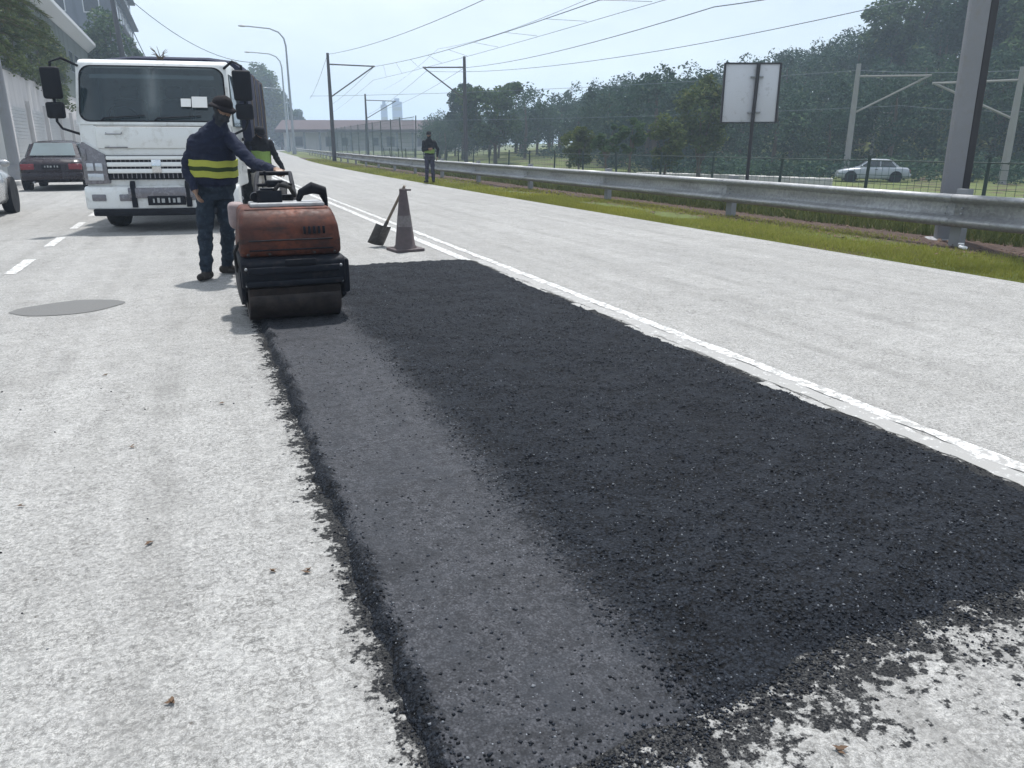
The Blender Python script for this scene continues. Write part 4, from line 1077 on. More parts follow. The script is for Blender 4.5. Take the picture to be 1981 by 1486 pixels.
def sedan(name, label, loc, rz, paint, glass, lights=True):
    t = empty(name, label, 'car', loc, rz)
    stn = [(-2.12, .52, .74, .42, .72), (-2.08, .36, .80, .34, .80), (-1.95, .28, .90, .26, .84), (-1.5, .22, .95, .22, .85), (-.6, .20, .93, .20, .86), (.6, .20, .90, .20, .86),
           (1.2, .20, .86, .20, .85), (1.75, .22, .78, .24, .82), (2.0, .28, .70, .28, .77), (2.10, .36, .62, .36, .70)]
    rings = []
    for y, zb, zt, _, w in stn:
        mid = (zb + zt) / 2
        half = [(0, zt), (w * .70, zt - .004), (w * .90, zt - .03), (w * .985, zt - .12), (w, mid), (w * .99, zb + .10), (w * .93, zb + .02), (w * .80, zb), (0, zb)]
        rings.append([(x, y, z) for x, z in half] + [(-x, y, z) for x, z in half[-2:0:-1]])
    mb = MB(); mb.loft(rings)
    mb.build('body', paint, t, True, 50)
    cab = [(-1.62, .92, .70), (-1.50, .94, .72), (-0.98, 1.36, .60), (-.75, 1.40, .585), (.05, 1.42, .58), (.30, 1.38, .59), (1.02, .92, .70), (1.12, .88, .72)]
    rings = []
    for y, z, w in cab:
        zb = 0.80
        half = [(0, z + .012), (w * .72, z), (w, z - .05 if z > 1.2 else z - .02), (.80, zb), (0, zb)]
        rings.append([(x, y, zz) for x, zz in half] + [(-x, y, zz) for x, zz in half[-2:0:-1]])
    mb = MB(); mb.loft(rings); mb.build('cabin', paint, t, True, 30)
    def quad(name, p, m, off):
        a = [Vector(q) for q in p]; nrm = (a[1] - a[0]).cross(a[2] - a[0]).normalized()
        mb = MB(); A = [q + nrm * off for q in a]; B = [q - nrm * .012 for q in a]
        mb.loft([A, B]); return mb.build(name, m, t, True, 30)
    quad('rear_window', [(.60, -1.475, .985), (-.60, -1.475, .985), (-.50, -1.02, 1.345), (.50, -1.02, 1.345)], glass, -.012)
    quad('windscreen', [(-.60, .97, .975), (.60, .97, .975), (.50, .36, 1.355), (-.50, .36, 1.355)], M['carglass'], -.014)
    for s_ in (-1, 1):
        for (ya, yb, yc, yd) in ((-1.28, -.40, -.40, -.92), (-.33, .78, .22, -.33)):
            p = [(s_ * .755, ya, .95), (s_ * .755, yb, .95), (s_ * .637, yc, 1.32), (s_ * .637, yd, 1.32)]
            if s_ > 0: p = p[::-1]
            quad('side_window', p, M['carglass'], .012)
        for y in (-1.32, 1.30):
            MB().lathe([(.001, 0), (.365, 0), (.365, .10), (.001, .10)], (s_ * .845 - .05, y, .33), 24, 'X').build('wheel_arch', M['black'], t)
            wheel(t, s_ * .78, y)
        MB().box((s_ * .61, -2.085, .68), (.36, .08, .17), bev=.025).build('tail_light', M['redlens'], t)
        MB().box((s_ * .58, 2.05, .60), (.34, .09, .14), bev=.03).build('headlight', M['lens'], t)
        MB().ell((s_ * .92, .70, .96), (.10, .06, .07), seg=12).build('mirror', paint, t)
        MB().box((s_ * .862, -.15, .78), (.02, .17, .03), bev=.006).build('door_handle', M['black'], t)
    bp = MB(); bp.box((0, -2.12, .42), (1.58, .16, .22), bev=.05, seg=3); bp.build('rear_bumper', paint, t)
    MB().box((0, 2.10, .40), (1.52, .14, .22), bev=.05, seg=3).build('front_bumper', paint, t)
    pl = MB().box((0, -2.13, .69), (.50, .02, .12), bev=.004).build('number_plate', M['black'], t)
    for i in range(5):
        MB().box((-.16 + .075 * i + (.02 if i > 2 else 0), -2.143, .69 + .004 * (i % 2)), (.026 + .01 * (i % 3), .006, .050 + .008 * (i % 2))).build('plate_mark', M['platemark'], pl, False)
    MB().cyl((-.5, -2.16, .25), (-.5, -1.9, .25), .03, n=10).build('exhaust', M['greymetal'], t)
    return t
sedan('sedan_car', 'dark maroon saloon seen from behind, left of the truck', (-3.86, 28.6, 0), 0, M['maroon'], M['paleglass'])
sedan('silver_car', 'silver car cut off by the left picture edge', (-4.28, 17.0, 0), 0, M['silver'], M['carglass'])
x, y, z = polar(46.2, 56)
sedan('parked_car', 'pale grey-blue car parked beyond the fence left of the thick pole', (x, y, z), rad(50), M['whitecar'], M['carglass'])

# ------------------------------------------------------------------ truck (local: front at y=0, rear towards +y)
def rrect(w, h, r, n=6):
    pts_ = []
    for cx_, cy_, a0 in ((w / 2 - r, h / 2 - r, 0), (-w / 2 + r, h / 2 - r, 90), (-w / 2 + r, -h / 2 + r, 180), (w / 2 - r, -h / 2 + r, 270)):
        for i in range(n + 1):
            a = rad(a0 + 90 * i / n); pts_.append((cx_ + r * math.cos(a), cy_ + r * math.sin(a)))
    return pts_
T = empty('delivery_truck', 'white light truck parked facing the camera with navy canvas load body', 'truck', (-0.50, 13.35, 0), rad(-9))
T.scale = (1.09, 1.06, 1.05)
cabp = [(0.03, .60), (0.0, 1.15), (.06, 1.53), (.35, 2.335), (.44, 2.41), (.75, 2.44), (1.60, 2.44), (1.68, 2.36), (1.68, .60)]
mb = MB(); mb.prism(cabp, -1.03, 1.03, 'X', 0.045, 4)
wn_ = Vector((0, -.75, .30)).normalized()
best = max((f for f in mb.bm.faces if f.normal.dot(wn_) > .98), key=lambda f: f.calc_area())
bmesh.ops.delete(mb.bm, geom=[best], context='FACES')
for v in mb.bm.verts:                       # plan taper and tumblehome
    if v.co.y < .9: v.co.x *= 1 - .035 * (1 - v.co.y / .9) ** 2
    if v.co.z > 1.5: v.co.x *= 1 - .045 * (v.co.z - 1.5)
mb.build('cab', M['white'], T, True, 35)
p0w, p1w = Vector((0, .06, 1.53)), Vector((0, .35, 2.335))
up = (p1w - p0w).normalized(); wc = (p0w + p1w) / 2; Lw = (p1w - p0w).length
def wpt(u, w, off=0.0):
    return wc + Vector((u * (1 - .035 * w), 0, 0)) + up * w + wn_ * off
inner = rrect(1.92, Lw - .03, .15)
def ring_mesh(a, b_, o1, o2):
    m_ = MB(); A = [m_.bm.verts.new(wpt(*q, o1)) for q in a]; B = [m_.bm.verts.new(wpt(*q, o2)) for q in b_]; m_.bridge(A, B); return m_
outer = [(max(-1.0, min(1.0, u * 1.075)), max(-Lw / 2 - .02, min(Lw / 2 + .02, w * 1.12))) for u, w in rrect(1.92, Lw - .03, .04)]
ws = ring_mesh(outer, inner, .012, .016).build('windscreen_surround', M['white'], T)
seal = rrect(1.88, Lw - .07, .14)
o = ring_mesh(inner, seal, .020, .020).build('windscreen_seal', M['black'], T)
mb = MB()
rows_ = []
for j in range(7):
    fr_ = j / 6 - .5
    rows_.append([mb.bm.verts.new(wpt(1.89 * (i / 12 - .5) * (1 if abs(fr_) < .45 else .92), (Lw - .05) * fr_, .014)) for i in range(13)])
for j in range(6):
    for i in range(12): mb.bm.faces.new((rows_[j][i], rows_[j][i + 1], rows_[j + 1][i + 1], rows_[j + 1][i]))
glass = mb.build('windscreen', M['wind'], T)
# sun strip and cards inside the glass
mb = MB(); A = [wpt(u, .24, -.02) for u in np.linspace(-.82, .82, 9)]; B = [wpt(u, .30, -.02) for u in np.linspace(-.82, .82, 9)]
for i in range(8): mb.face([A[i], A[i + 1], B[i + 1], B[i]])
mb.build('sun_strip', M['board'], glass)
MB().box((.62, .10, 1.83), (.20, .01, .16), Matrix.Rotation(rad(-20), 3, 'X')).build('windscreen_card', M['paper'], T)
MB().box((.44, .11, 1.82), (.13, .01, .12), Matrix.Rotation(rad(-20), 3, 'X')).build('windscreen_card', M['paper'], T)
# interior
MB().box((0, .42, 1.42), (1.9, .46, .22), bev=.05).build('dashboard', M['black'], T)
for x in (-.52, .12, .60):
    s_ = MB(); s_.box((x, 1.20, 1.55), (.46, .16, .72), Matrix.Rotation(rad(-8), 3, 'X'), bev=.06); s_.box((x, 1.24, 2.02), (.26, .12, .18), bev=.05); s_.box((x, .98, 1.22), (.48, .5, .16), bev=.05)
    s_.build('seat', M['seat'], T)
sw = MB()
c_ = Vector((-.50, .62, 1.62)); tl = Matrix.Rotation(rad(-55), 3, 'X')
sw.tube([c_ + tl @ Vector((.20 * math.cos(a), .20 * math.sin(a), 0)) for a in np.linspace(0, 2 * math.pi, 25)], .016, 6)
sw.tube([c_ + tl @ Vector((-.19, 0, 0)), c_ + tl @ Vector((.19, 0, 0))], .016, 6); sw.tube([c_, c_ + Vector((0, -.2, -.25))], .03, 8)
sw.build('steering_wheel', M['black'], T)
# front face details: bonnet lid, seams, grille, lamps, bumper
MB().box((-.06, -.012, 1.335), (1.40, .05, .30), bev=.02).build('front_lid', M['white'], T)
MB().tube([(-.74, -.035, 1.49), (.66, -.035, 1.49)], .006, 5).build('lid_seam', M['black'], T)
MB().tube([(-.66, -.045, 1.20), (-.36, -.045, 1.20)], .008, 5).build('badge_strip', M['housing'], T)
MB().tube([(-.62, -.03, 1.40), (-.62, -.075, 1.385), (-.42, -.075, 1.385), (-.42, -.03, 1.40)], .011, 6).build('grab_handle', M['greymetal'], T)
for s_ in (-1, 1):
    MB().tube([(s_ * .70, .012, 1.12), (s_ * .735, .018, 1.30), (s_ * .745, .045, 1.49)], .005, 5).build('panel_seam', M['housing'], T)
    MB().tube([(s_ * .745, .045, 1.49), (s_ * .99, .10, 1.56)], .005, 5).build('panel_seam', M['housing'], T)
    MB().tube([(s_ * .985, .12, .70), (s_ * 1.0, .30, 1.50)], .005, 5).build('door_seam', M['housing'], T)
g = MB().box((0, -.008, .92), (1.36, .05, .34), bev=.015).build('grille', M['black'], T)
for z, h_ in ((1.055, .05), (.965, .062), (.872, .062)):
    MB().box((0, -.035, z), (1.34 - .05 * (1.05 - z), .035, h_), bev=.012).build('slat', M['whitetrim'], g)
MB().box((-.02, -.04, .94), (.13, .045, .19), bev=.012).build('centre_badge', M['chrome'], g)
for x in np.arange(-.6, .62, .06): MB().box((x, -.02, .92), (.012, .03, .30)).build('grille_rib', M['housing'], g, False)
for s_ in (-1, 1):
    hp = [(s_ * .68, 1.10), (s_ * .97, 1.28), (s_ * 1.005, 1.22), (s_ * 1.005, .68), (s_ * .66, .70)]
    hd = MB().prism([(p, q) for p, q in (hp if s_ > 0 else hp)], -.030, .08, 'Y', .012).build('headlight', M['housing'], T)
    for (dx, dz, w, h_) in ((.78, .93, .10, .11), (.90, .93, .10, .11), (.84, .79, .22, .10)):
        MB().box((s_ * dx, -.030, dz), (w, .03, h_), bev=.012).build('lamp_lens', M['lens'], hd)
    MB().box((s_ * .955, -.026, 1.10), (.06, .03, .16), bev=.01).build('indicator_lens', M['housing'], hd)
bp = MB().prism([(-.07, .33), (-.07, .60), (-.03, .66), (.25, .66), (.25, .33)], -1.03, 1.03, 'X', .03, 3).build('bumper', M['white'], T)
MB().box((.0, -.085, .565), (.86, .05, .15), bev=.015).build('bumper_inset', M['housing'], bp)
MB().box((0, -.01, .29), (1.86, .2, .10), bev=.02).build('lower_valance', M['black'], bp)
for x, w in ((-.83, .19), (-.47, .17), (.83, .19), (.47, .17)): MB().box((x, -.075, .50), (w, .03, .095), bev=.012).build('fog_lamp', M['housing'], bp)
for x in (-.36, .36): MB().prism([(-.11, .36), (-.11, .68), (-.06, .74), (-.05, .36)], x - .035, x + .035, 'X', .008).build('bumper_guard', M['blackmetal'], bp)
pl = MB().box((.07, -.118, .455), (.50, .015, .13), bev=.006).build('number_plate', M['black'], T)
for i in range(6):
    MB().box((-.10 + .062 * i + (.02 if i > 2 else 0), -.130, .455 + .005 * (i % 2)), (.022 + .01 * (i % 3), .006, .058 + .012 * (i % 2))).build('plate_mark', M['platemark'], pl, False)
for x0, x1 in ((-.66, -.1), (.02, .62)):
    MB().tube([wpt(x0, -.40, .03), wpt(x0 + .04, -.37, .05), wpt(x1, -.33, .045)], [.014, .012, .008], 6).build('wiper', M['black'], T)
# mirrors on tubular brackets
for s_ in (-1, 1):
    k = MB(); k.tube([(s_ * .96, .42, 2.32), (s_ * 1.10, .22, 2.40), (s_ * 1.22, .14, 2.34), (s_ * 1.24, .12, 1.55), (s_ * 1.20, .16, 1.46), (s_ * 1.01, .30, 1.38)], .018, 8)
    br = k.build('mirror_bracket', M['blackmetal'], T)
    MB().box((s_ * 1.22, .07, 2.06), (.25, .09, .42), rad(s_ * 14), bev=.035, seg=3).build('mirror', M['black'], T)
    MB().box((s_ * 1.22, .07, 1.70), (.24, .09, .22), rad(s_ * 14), bev=.035, seg=3).build('mirror', M['black'], T)
    q = [(s_ * (1.03 - .02), .50, 1.50), (s_ * 1.03, 1.45, 1.50), (s_ * .985, 1.45, 2.25), (s_ * .985, .62, 2.25)]
    m_ = MB(); m_.loft([[Vector(v) + Vector((s_ * .012, 0, 0)) for v in q], [Vector(v) - Vector((s_ * .02, 0, 0)) for v in q]]); m_.build('door_window', M['carglass'], T)
    MB().box((s_ * 1.045, 1.30, 1.32), (.03, .20, .05), bev=.01).build('door_handle', M['black'], T)
    wheel(T, s_ * .84, 1.02, .39, .24); wheel(T, s_ * .84, 4.0, .39, .40)
MB().box((0, 3.0, .62), (.8, 5.0, .18), bev=.02).build('chassis', M['blackmetal'], T)
MB().box((0, .9, .50), (1.7, 1.4, .12), bev=.02).build('underside', M['blackmetal'], T)
# canvas-covered load body with uneven top
mb = MB(); rings = []
for j in range(15):
    y = 1.85 + 3.5 * j / 14
    w = 1.12 + .015 * math.sin(j * 2.1)
    zt = 2.52 + .07 * noise.noise(Vector((j * .55, 2, 1))) + .05 * (j % 3 == 1)
    half = [(0, zt + .05), (w * .5, zt + .05 + .03 * noise.noise(Vector((j, 4, 2)))), (w * .86, zt), (w, zt - .13), (w + .02 * noise.noise(Vector((j * .9, 1, 7))), 1.9), (w + .015, 1.4), (w, .95), (0, .95)]
    rings.append([(x, y, z) for x, z in half] + [(-x, y, z) for x, z in half[-2:0:-1]])
mb.loft(rings); mb.build('load_body', M['tarp'], T, True, 50)
for y in (2.2, 3.1, 4.0, 4.9): MB().tube([(s_ * 1.145, y, 1.2) if False else (1.15, y, 1.0), (1.155, y, 1.9), (1.14, y, 2.42), (.6, y, 2.60), (-.6, y, 2.60), (-1.14, y, 2.42), (-1.15, y, 1.0)], .012, 5).build('tie_rope', M['wood'], T)
# bow the whole front in plan, as the pressed panels are
bpy.context.view_layer.update()
for o in list(T.children_recursive):
    if o.type != 'MESH' or o.name.startswith(('tyre', 'rim', 'mirror', 'load_body', 'tie_rope', 'chassis', 'underside', 'door')): continue
    bm = bmesh.new(); bm.from_mesh(o.data)
    if not bm.verts or min(v.co.y for v in bm.verts) > .55: bm.free(); continue
    if max(v.co.x for v in bm.verts) - min(v.co.x for v in bm.verts) > .25:
        for x in np.arange(-.96, .97, .16):
            bmesh.ops.bisect_plane(bm, geom=bm.verts[:] + bm.edges[:] + bm.faces[:], plane_co=(float(x), 0, 0), plane_no=(1, 0, 0))
    for v in bm.verts:
        if v.co.y < .6: v.co.y += (.045 * v.co.x ** 2 + .065 * abs(v.co.x) ** 5) * min(1, (.62 - v.co.y) / .3)
    bm.to_mesh(o.data); bm.free()
# bunch of dry twigs lying on the roof
tw = empty('twig_bunch', 'small tangle of dry twigs on the truck roof', 'twigs', (-.30, 13.95, 2.555))
mb = MB()
for i in range(14):
    a = random.uniform(0, 6.28); e = Vector((math.cos(a) * .13, math.sin(a) * .10, random.uniform(.05, .22)))
    mb.tube([(random.uniform(-.05, .05), 0, .006), e * .5 + Vector((0, 0, .03)), e], [.006, .005, .002], 5)
mb.build('stems', M['bark'], tw)

# ------------------------------------------------------------------ walk-behind roller (local: front at y=0)
RL = empty('road_roller', 'walk-behind road roller with scuffed orange hood and black drums on the fresh asphalt', 'roller', (.605, 5.88, .018))
for y, m_ in ((.20, M['steel']), (.72, M['steel'])):
    d_ = MB(); d_.lathe([(.001, -.315), (.15, -.318), (.16, -.335), (.188, -.34), (.195, -.333), (.195, .333), (.188, .34), (.16, .335), (.15, .318), (.001, .315)], (0, y, .195), 40, 'X')
    dr = d_.build('drum', m_, RL)
    for s_ in (-1, 1): MB().cyl((s_ * .31, y, .195), (s_ * .355, y, .195), .06, n=16).build('hub', M['blackmetal'], dr)
ch = MB(); ch.prism([(-.035, .30), (-.045, .46), (.0, .49), (.95, .49), (.98, .30), (.90, .24), (.05, .24)], -.375, .375, 'X', .02, 2)
ch.build('chassis', M['blackmetal'], RL)
for s_ in (-1, 1):
    MB().prism([(.02, .18), (.02, .40), (.93, .40), (.93, .18), (.72, .12), (.20, .12)], s_ * .352, s_ * .382, 'X', .006).build('side_plate', M['blackmetal'], RL)
MB().box((.385, .22, .33), (.05, .46, .26), bev=.02).build('drive_cover', M['blackmetal'], RL)
MB().box((0, -.055, .405), (.66, .03, .05), bev=.01).build('front_bar', M['blackmetal'], RL)
MB().box((0, -.045, .31), (.70, .03, .045), bev=.01).build('front_bar', M['blackmetal'], RL)
MB().box((.05, -.052, .455), (.22, .025, .05), bev=.008).build('tie_plate', M['black'], RL)
sc2 = MB(); sc2.box((0, .0, .245), (.66, .02, .06), Matrix.Rotation(rad(25), 3, 'X')); sc2.build('scraper', M['steel'], RL)
hd = MB(); hd.prism([(.015, .49), (.0, .60), (.02, .72), (.075, .80), (.16, .835), (.62, .84), (.70, .80), (.72, .49)], -.365, .365, 'X', .035, 3)
for v in hd.bm.verts:
    v.co.x *= 1 - .10 * max(0, (v.co.z - .66) / .18)
    if abs(v.co.x) > .3: v.co.y += .02
hood = hd.build('hood', M['rust'], RL)
for z in (.545, .615): MB().tube([(-.30, .001, z), (.30, .001, z)], .006, 5).build('hood_crease', M['blackmetal'], hood)
MB().box((0.02, .36, .850), (.54, .30, .03), bev=.012).build('top_tray', M['palelid'], RL)
for x in (-.31, -.16, .16, .31): MB().ell((x, .006, .515), (.011, .007, .011), seg=8).build('bolt', M['steel'], hood)
for i in range(5): MB().box((.10 + .035 * i, .003, .68), (.018, .012, .055), Matrix.Rotation(rad(-8), 3, 'X'), bev=.003).build('vent_louvre', M['blackmetal'], hood)
for x in (-.34, .34):
    for z in (.30, .42): MB().ell((x, -.050, z), (.012, .010, .012), seg=8).build('frame_bolt', M['greymetal'], RL)
MB().tube([(-.36, .10, .60), (-.40, .12, .52), (-.39, .20, .42), (-.385, .30, .36)], .011, 7).build('water_hose', M['rubber'], RL)
MB().box((-.33, .66, .75), (.13, .22, .20), bev=.04, seg=3).build('water_tank', M['tank'], RL)
en = MB(); en.box((-.10, .40, .90), (.16, .20, .10), bev=.02); en.cyl((-.10, .40, .93), (-.10, .40, .965), .06); en.cyl((-.20, .36, .90), (-.20, .46, .90), .035)
for i in range(5): en.box((-.10, .31 + .012 * i, .90), (.18, .005, .10))
eng = en.build('engine', M['blackmetal'], RL)
MB().tube([(-.06, .34, .95), (-.02, .36, .99), (.06, .40, .97), (.10, .45, .90)], .016, 7).build('hose', M['rubber'], eng)
MB().tube([(.12, .40, .87), (.14, .36, .93), (.22, .34, .965), (.30, .36, .94), (.325, .40, .86), (.33, .40, .80)], [.02, .03, .045, .04, .02, .012], 10).build('hand_guard', M['black'], RL)
MB().cyl((.05, .50, .86), (.05, .50, .91), .045, n=16).build('fuel_cap', M['black'], RL)
ha = MB()
for s_ in (-1, 1):
    ha.tube([(s_ * .16, .70, .62), (s_ * .155, .95, .88), (s_ * .145 + .03, 1.30, 1.00), (s_ * .14 + .06, 1.58, 1.035)], [.022, .020, .019, .019], 9)
ha.tube([(-.08, 1.58, 1.035), (.20, 1.58, 1.035)], .019, 9)
ha.tube([(-.13, 1.12, .955), (.16, 1.12, .955)], .015, 8)
hdl = ha.build('handle', M['black'], RL)
MB().tube([(.10, 1.10, .96), (.07, .95, .95), (.04, .70, .90), (.02, .55, .86)], [.028, .032, .030, .02], 8).build('control_cables', M['rubber'], hdl)
MB().box((.02, 1.14, .965), (.16, .10, .06), bev=.02).build('control_box', M['blackmetal'], hdl)
MB().tube([(-.05, 1.14, .98), (-.06, 1.12, 1.07)], [.008, .012], 7).build('lever', M['blackmetal'], hdl)

# ------------------------------------------------------------------ cone and shovel
CN = empty('traffic_cone', 'dirty dark maroon traffic cone beyond the fresh patch', 'cone', (2.41, 9.72, 0), rad(8))
MB().prism([(x, y) for x, y in rrect(.40, .40, .05)], 0.0, .035, 'Z', .008).build('base', M['cone'], CN)
k = MB(); k.lathe([(.150, .03), (.142, .055), (.128, .07), (.052, .70), (.048, .735), (.050, .765), (.042, .772), (.040, .72), (.115, .06)], n=28); k.build('cone_body', M['cone'], CN)
k = MB(); k.lathe([(.1005, .305), (.0995, .308), (.0845, .445), (.0835, .445)], n=28); 
sl = k.build('worn_sleeve', basic('worn_grey_sleeve', (0.14, 0.125, 0.125), 0.6, var=0.4, scale=14, dirt=0.6, dirtc=(0.07, 0.055, 0.055)), CN)
MB().box((.055, -.01, .755), (.09, .035, .022), bev=.006).build('top_lug', M['cone'], CN)
SH = empty('shovel', 'square-bladed shovel leaning against the traffic cone', 'shovel', (2.12, 10.25, 0))
a_, b2 = Vector((0.02, 0.0, .02)), Vector((.335, -.44, .80))
ax = (b2 - a_).normalized()
side = Vector((.92, .05, 0)); side = (side - ax * side.dot(ax)).normalized(); nn = ax.cross(side).normalized()
mb = MB(); rows_ = []
for j in range(6):
    t_ = j / 5
    rows_.append([a_ + ax * (.30 * t_) + side * (.118 * (1 - .06 * t_) * u) + nn * (.025 * u * u + .02 * t_ * t_) for u in np.linspace(-1, 1, 7)])
vv_ = [[mb.bm.verts.new(p) for p in r_] for r_ in rows_]
for j in range(5):
    for i in range(6): mb.bm.faces.new((vv_[j][i], vv_[j][i + 1], vv_[j + 1][i + 1], vv_[j + 1][i]))
o = mb.build('blade', M['shovel'], SH); q = o.modifiers.new('t', 'SOLIDIFY'); q.thickness = .004
MB().tube([a_ + ax * .16, a_ + ax * .30, a_ + ax * .40], [.014, .026, .022], 10).build('socket', M['shovel'], SH)
MB().tube([a_ + ax * .36, b2], [.0195, .0175], 10).build('shaft', M['wood'], SH)

# ------------------------------------------------------------------ people
def human(name, label, loc, rz, J, mats, torso, voxel=.0085, extra=None, cat='person'):
    """J: joints in local metres (facing -y before rz). torso: [(z, cx, cy, rx, ry)] horizontal rings."""
    root = empty(name, label, cat, loc, rz)
    mb = MB(); samp = []
    def limb(lbl, pts_, rs, flat=1.0):
        mb.tube(pts_, list(rs), 14, flat=flat)
        for p, r in ((pts_[0], rs[0]), (pts_[-1], rs[-1])): mb.ell(p, (r, r, r), seg=14)
        for i in range(len(pts_) - 1):
            a, b_ = Vector(pts_[i]), Vector(pts_[i + 1])
            for s_ in np.linspace(0, 1, 8): samp.append((*a.lerp(b_, s_), rs[i] * (1 - s_) + rs[i + 1] * s_, lbl))
    V = lambda q: Vector(q)
    n = 24
    mb.loft([[(cx_ + rx * math.cos(t_), cy_ + ry * math.sin(t_), z) for t_ in np.linspace(0, 2 * math.pi, n, endpoint=False)] for z, cx_, cy_, rx, ry in torso])
    for z, cx_, cy_, rx, ry in torso:
        lbl = 'trousers' if z < J['belt'] else 'top'
        for u in np.linspace(-.7, .7, 7): samp.append((cx_ + u * rx, cy_, z, ry * .9, lbl))
    for s_ in 'LR':
        sh, el, wr = V(J['sh' + s_]), V(J['el' + s_]), V(J['wr' + s_])
        k = 1.0
        limb('top', [sh, sh.lerp(el, .5), el], [.072, .062, .055]); limb('top', [el, el.lerp(wr, .45), wr], [.055, .050, .040])
        d = V(J.get('hd' + s_, (wr - el))).normalized(); pn = V(J.get('pn' + s_, (0, -1, 0))); pn = (pn - d * pn.dot(d)).normalized(); sd_ = d.cross(pn)
        sgn = J.get('th' + s_, 1)
        pc = wr + d * .055
        limb('skin', [wr - d * .01, wr + d * .03], [.028, .030])
        mb.ell(pc, (.042, .016, .050), Matrix((sd_, pn, d)).transposed(), 14)
        for u in (-.02, 0, .02): samp.append((*(pc + sd_ * u), .026, 'skin'))
        curl = J.get('curl' + s_, .5)
        for i, (u, L) in enumerate(((-.032, .070), (-.011, .080), (.011, .076), (.031, .060))):
            p = pc + sd_ * u * sgn + d * .040; pts_ = [p]; ang = curl * .55
            for L_ in (.42, .33, .25):
                p = p + (d * math.cos(ang) + pn * math.sin(ang)) * L * L_ * 1.0; pts_.append(p); ang += curl
            limb('skin', pts_, [.0105, .0098, .009, .008])
        p = pc - sd_ * .036 * sgn - d * .015
        limb('skin', [p, p - sd_ * .022 * sgn + d * .022 + pn * .012, p - sd_ * .018 * sgn + d * .048 + pn * .026], [.013, .0115, .009])
        hp, kn, an = V(J['hp' + s_]), V(J['kn' + s_]), V(J['an' + s_])
        limb('trousers', [hp, hp.lerp(kn, .5), kn], [.100, .088, .070]); limb('trousers', [kn, kn.lerp(an, .4), kn.lerp(an, .8), an + Vector((0, 0, .02))], [.070, .068, .062, .060])
        toe = V(J['toe' + s_]).normalized()
        f0 = Vector((an.x, an.y, .045)) - toe * .055
        limb('boot', [an, Vector((an.x, an.y, .07))], [.050, .050])
        limb('boot', [f0, f0 + toe * .10, f0 + toe * .19], [.044, .047, .038], .9)
    hc, fd = V(J['head']), V(J['face']).normalized()
    rt = fd.cross(Vector((0, 0, 1))).normalized(); upv = rt.cross(fd).normalized()
    Rm = Matrix((rt, fd, upv)).transposed()
    H_ = lambda x, y, z: hc + rt * x + fd * y + upv * z
    nb = V(J['neck'])
    limb('scarf', [nb - Vector((0, 0, .04)), nb.lerp(H_(0, -.02, -.07), .6), H_(0, -.015, -.05)], [.070, .060, .058])
    mb.ell(H_(0, -.012, .02), (.076, .094, .100), Rm, 20); mb.ell(H_(0, .022, -.045), (.058, .066, .068), Rm, 16); mb.ell(H_(0, .075, -.088), (.026, .022, .020), Rm, 10)
    limb('skin', [H_(0, .078, .018), H_(0, .100, -.022)], [.010, .014])
    mb.ell(H_(0, .080, .032), (.048, .014, .012), Rm, 12)
    for s_ in (-1, 1): mb.ell(H_(s_ * .078, -.005, -.005), (.010, .020, .030), Rm, 10)
    mb.ell(H_(0, .080, -.058), (.024, .012, .007), Rm, 10)
    for y in (-.07, -.03, .02): samp.append((*H_(0, y, .05), .07, 'hair'))
    for x in (-.04, 0, .04):
        samp.append((*H_(x, .06, .005), .035, 'skin')); samp.append((*H_(x, .055, -.07), .036, 'scarf')); samp.append((*H_(x, -.02, -.06), .05, 'scarf'))
    if extra: extra(mb, samp, limb)
    tmp = bpy.data.objects.new('tmp', mb.mesh('tmp', None, False)); col.objects.link(tmp)
    r_ = tmp.modifiers.new('r', 'REMESH'); r_.mode = 'VOXEL'; r_.voxel_size = voxel
    s_ = tmp.modifiers.new('s', 'SMOOTH'); s_.factor = .5; s_.iterations = 3
    bpy.context.view_layer.update()
    dg = bpy.context.evaluated_depsgraph_get()
    me = bpy.data.meshes.new_from_object(tmp.evaluated_get(dg)); me.name = 'body'
    bpy.data.objects.remove(tmp)
    labels = list(mats.keys())
    S = np.array([q[:4] for q in samp]); Lb = np.array([labels.index(q[4]) for q in samp])
    nv_ = len(me.vertices); co = np.empty(nv_ * 3, dtype=np.float64); me.vertices.foreach_get('co', co); co = co.reshape(-1, 3)
    nr = np.empty(nv_ * 3); me.vertices.foreach_get('normal', nr); nr = nr.reshape(-1, 3)
    vl = np.empty(nv_, dtype=int)
    for i in range(0, nv_, 4000):
        dd = np.linalg.norm(co[i:i + 4000, None, :] - S[None, :, :3], axis=2) - S[None, :, 3]
        vl[i:i + 4000] = Lb[np.argmin(dd, axis=1)]
    clothi = [labels.index(q) for q in ('top', 'trousers')]
    for i in range(nv_):                   # folds in the cloth
        if vl[i] in clothi:
            p = co[i]
            f_ = noise.noise(Vector((p[0] * 9, p[1] * 9, p[2] * 15))) * .016 + noise.noise(Vector((p[0] * 22, p[1] * 22, p[2] * 40 + 3))) * .007
            co[i] = p + nr[i] * f_
    me.vertices.foreach_set('co', co.ravel())
    for q in labels: me.materials.append(mats[q])
    fi = np.empty(len(me.polygons), dtype=np.int32)
    for i, p in enumerate(me.polygons): fi[i] = vl[p.vertices[0]]
    me.polygons.foreach_set('material_index', fi)
    me.polygons.foreach_set('use_smooth', [True] * len(me.polygons)); me.update()
    link(bpy.data.objects.new('body', me), root)
    for s_ in (-1, 1): MB().ell(H_(s_ * .031, .083, .012), (.012, .008, .007), Rm, 10).build('eye', M['eye'], root)
    return root, H_, Rm
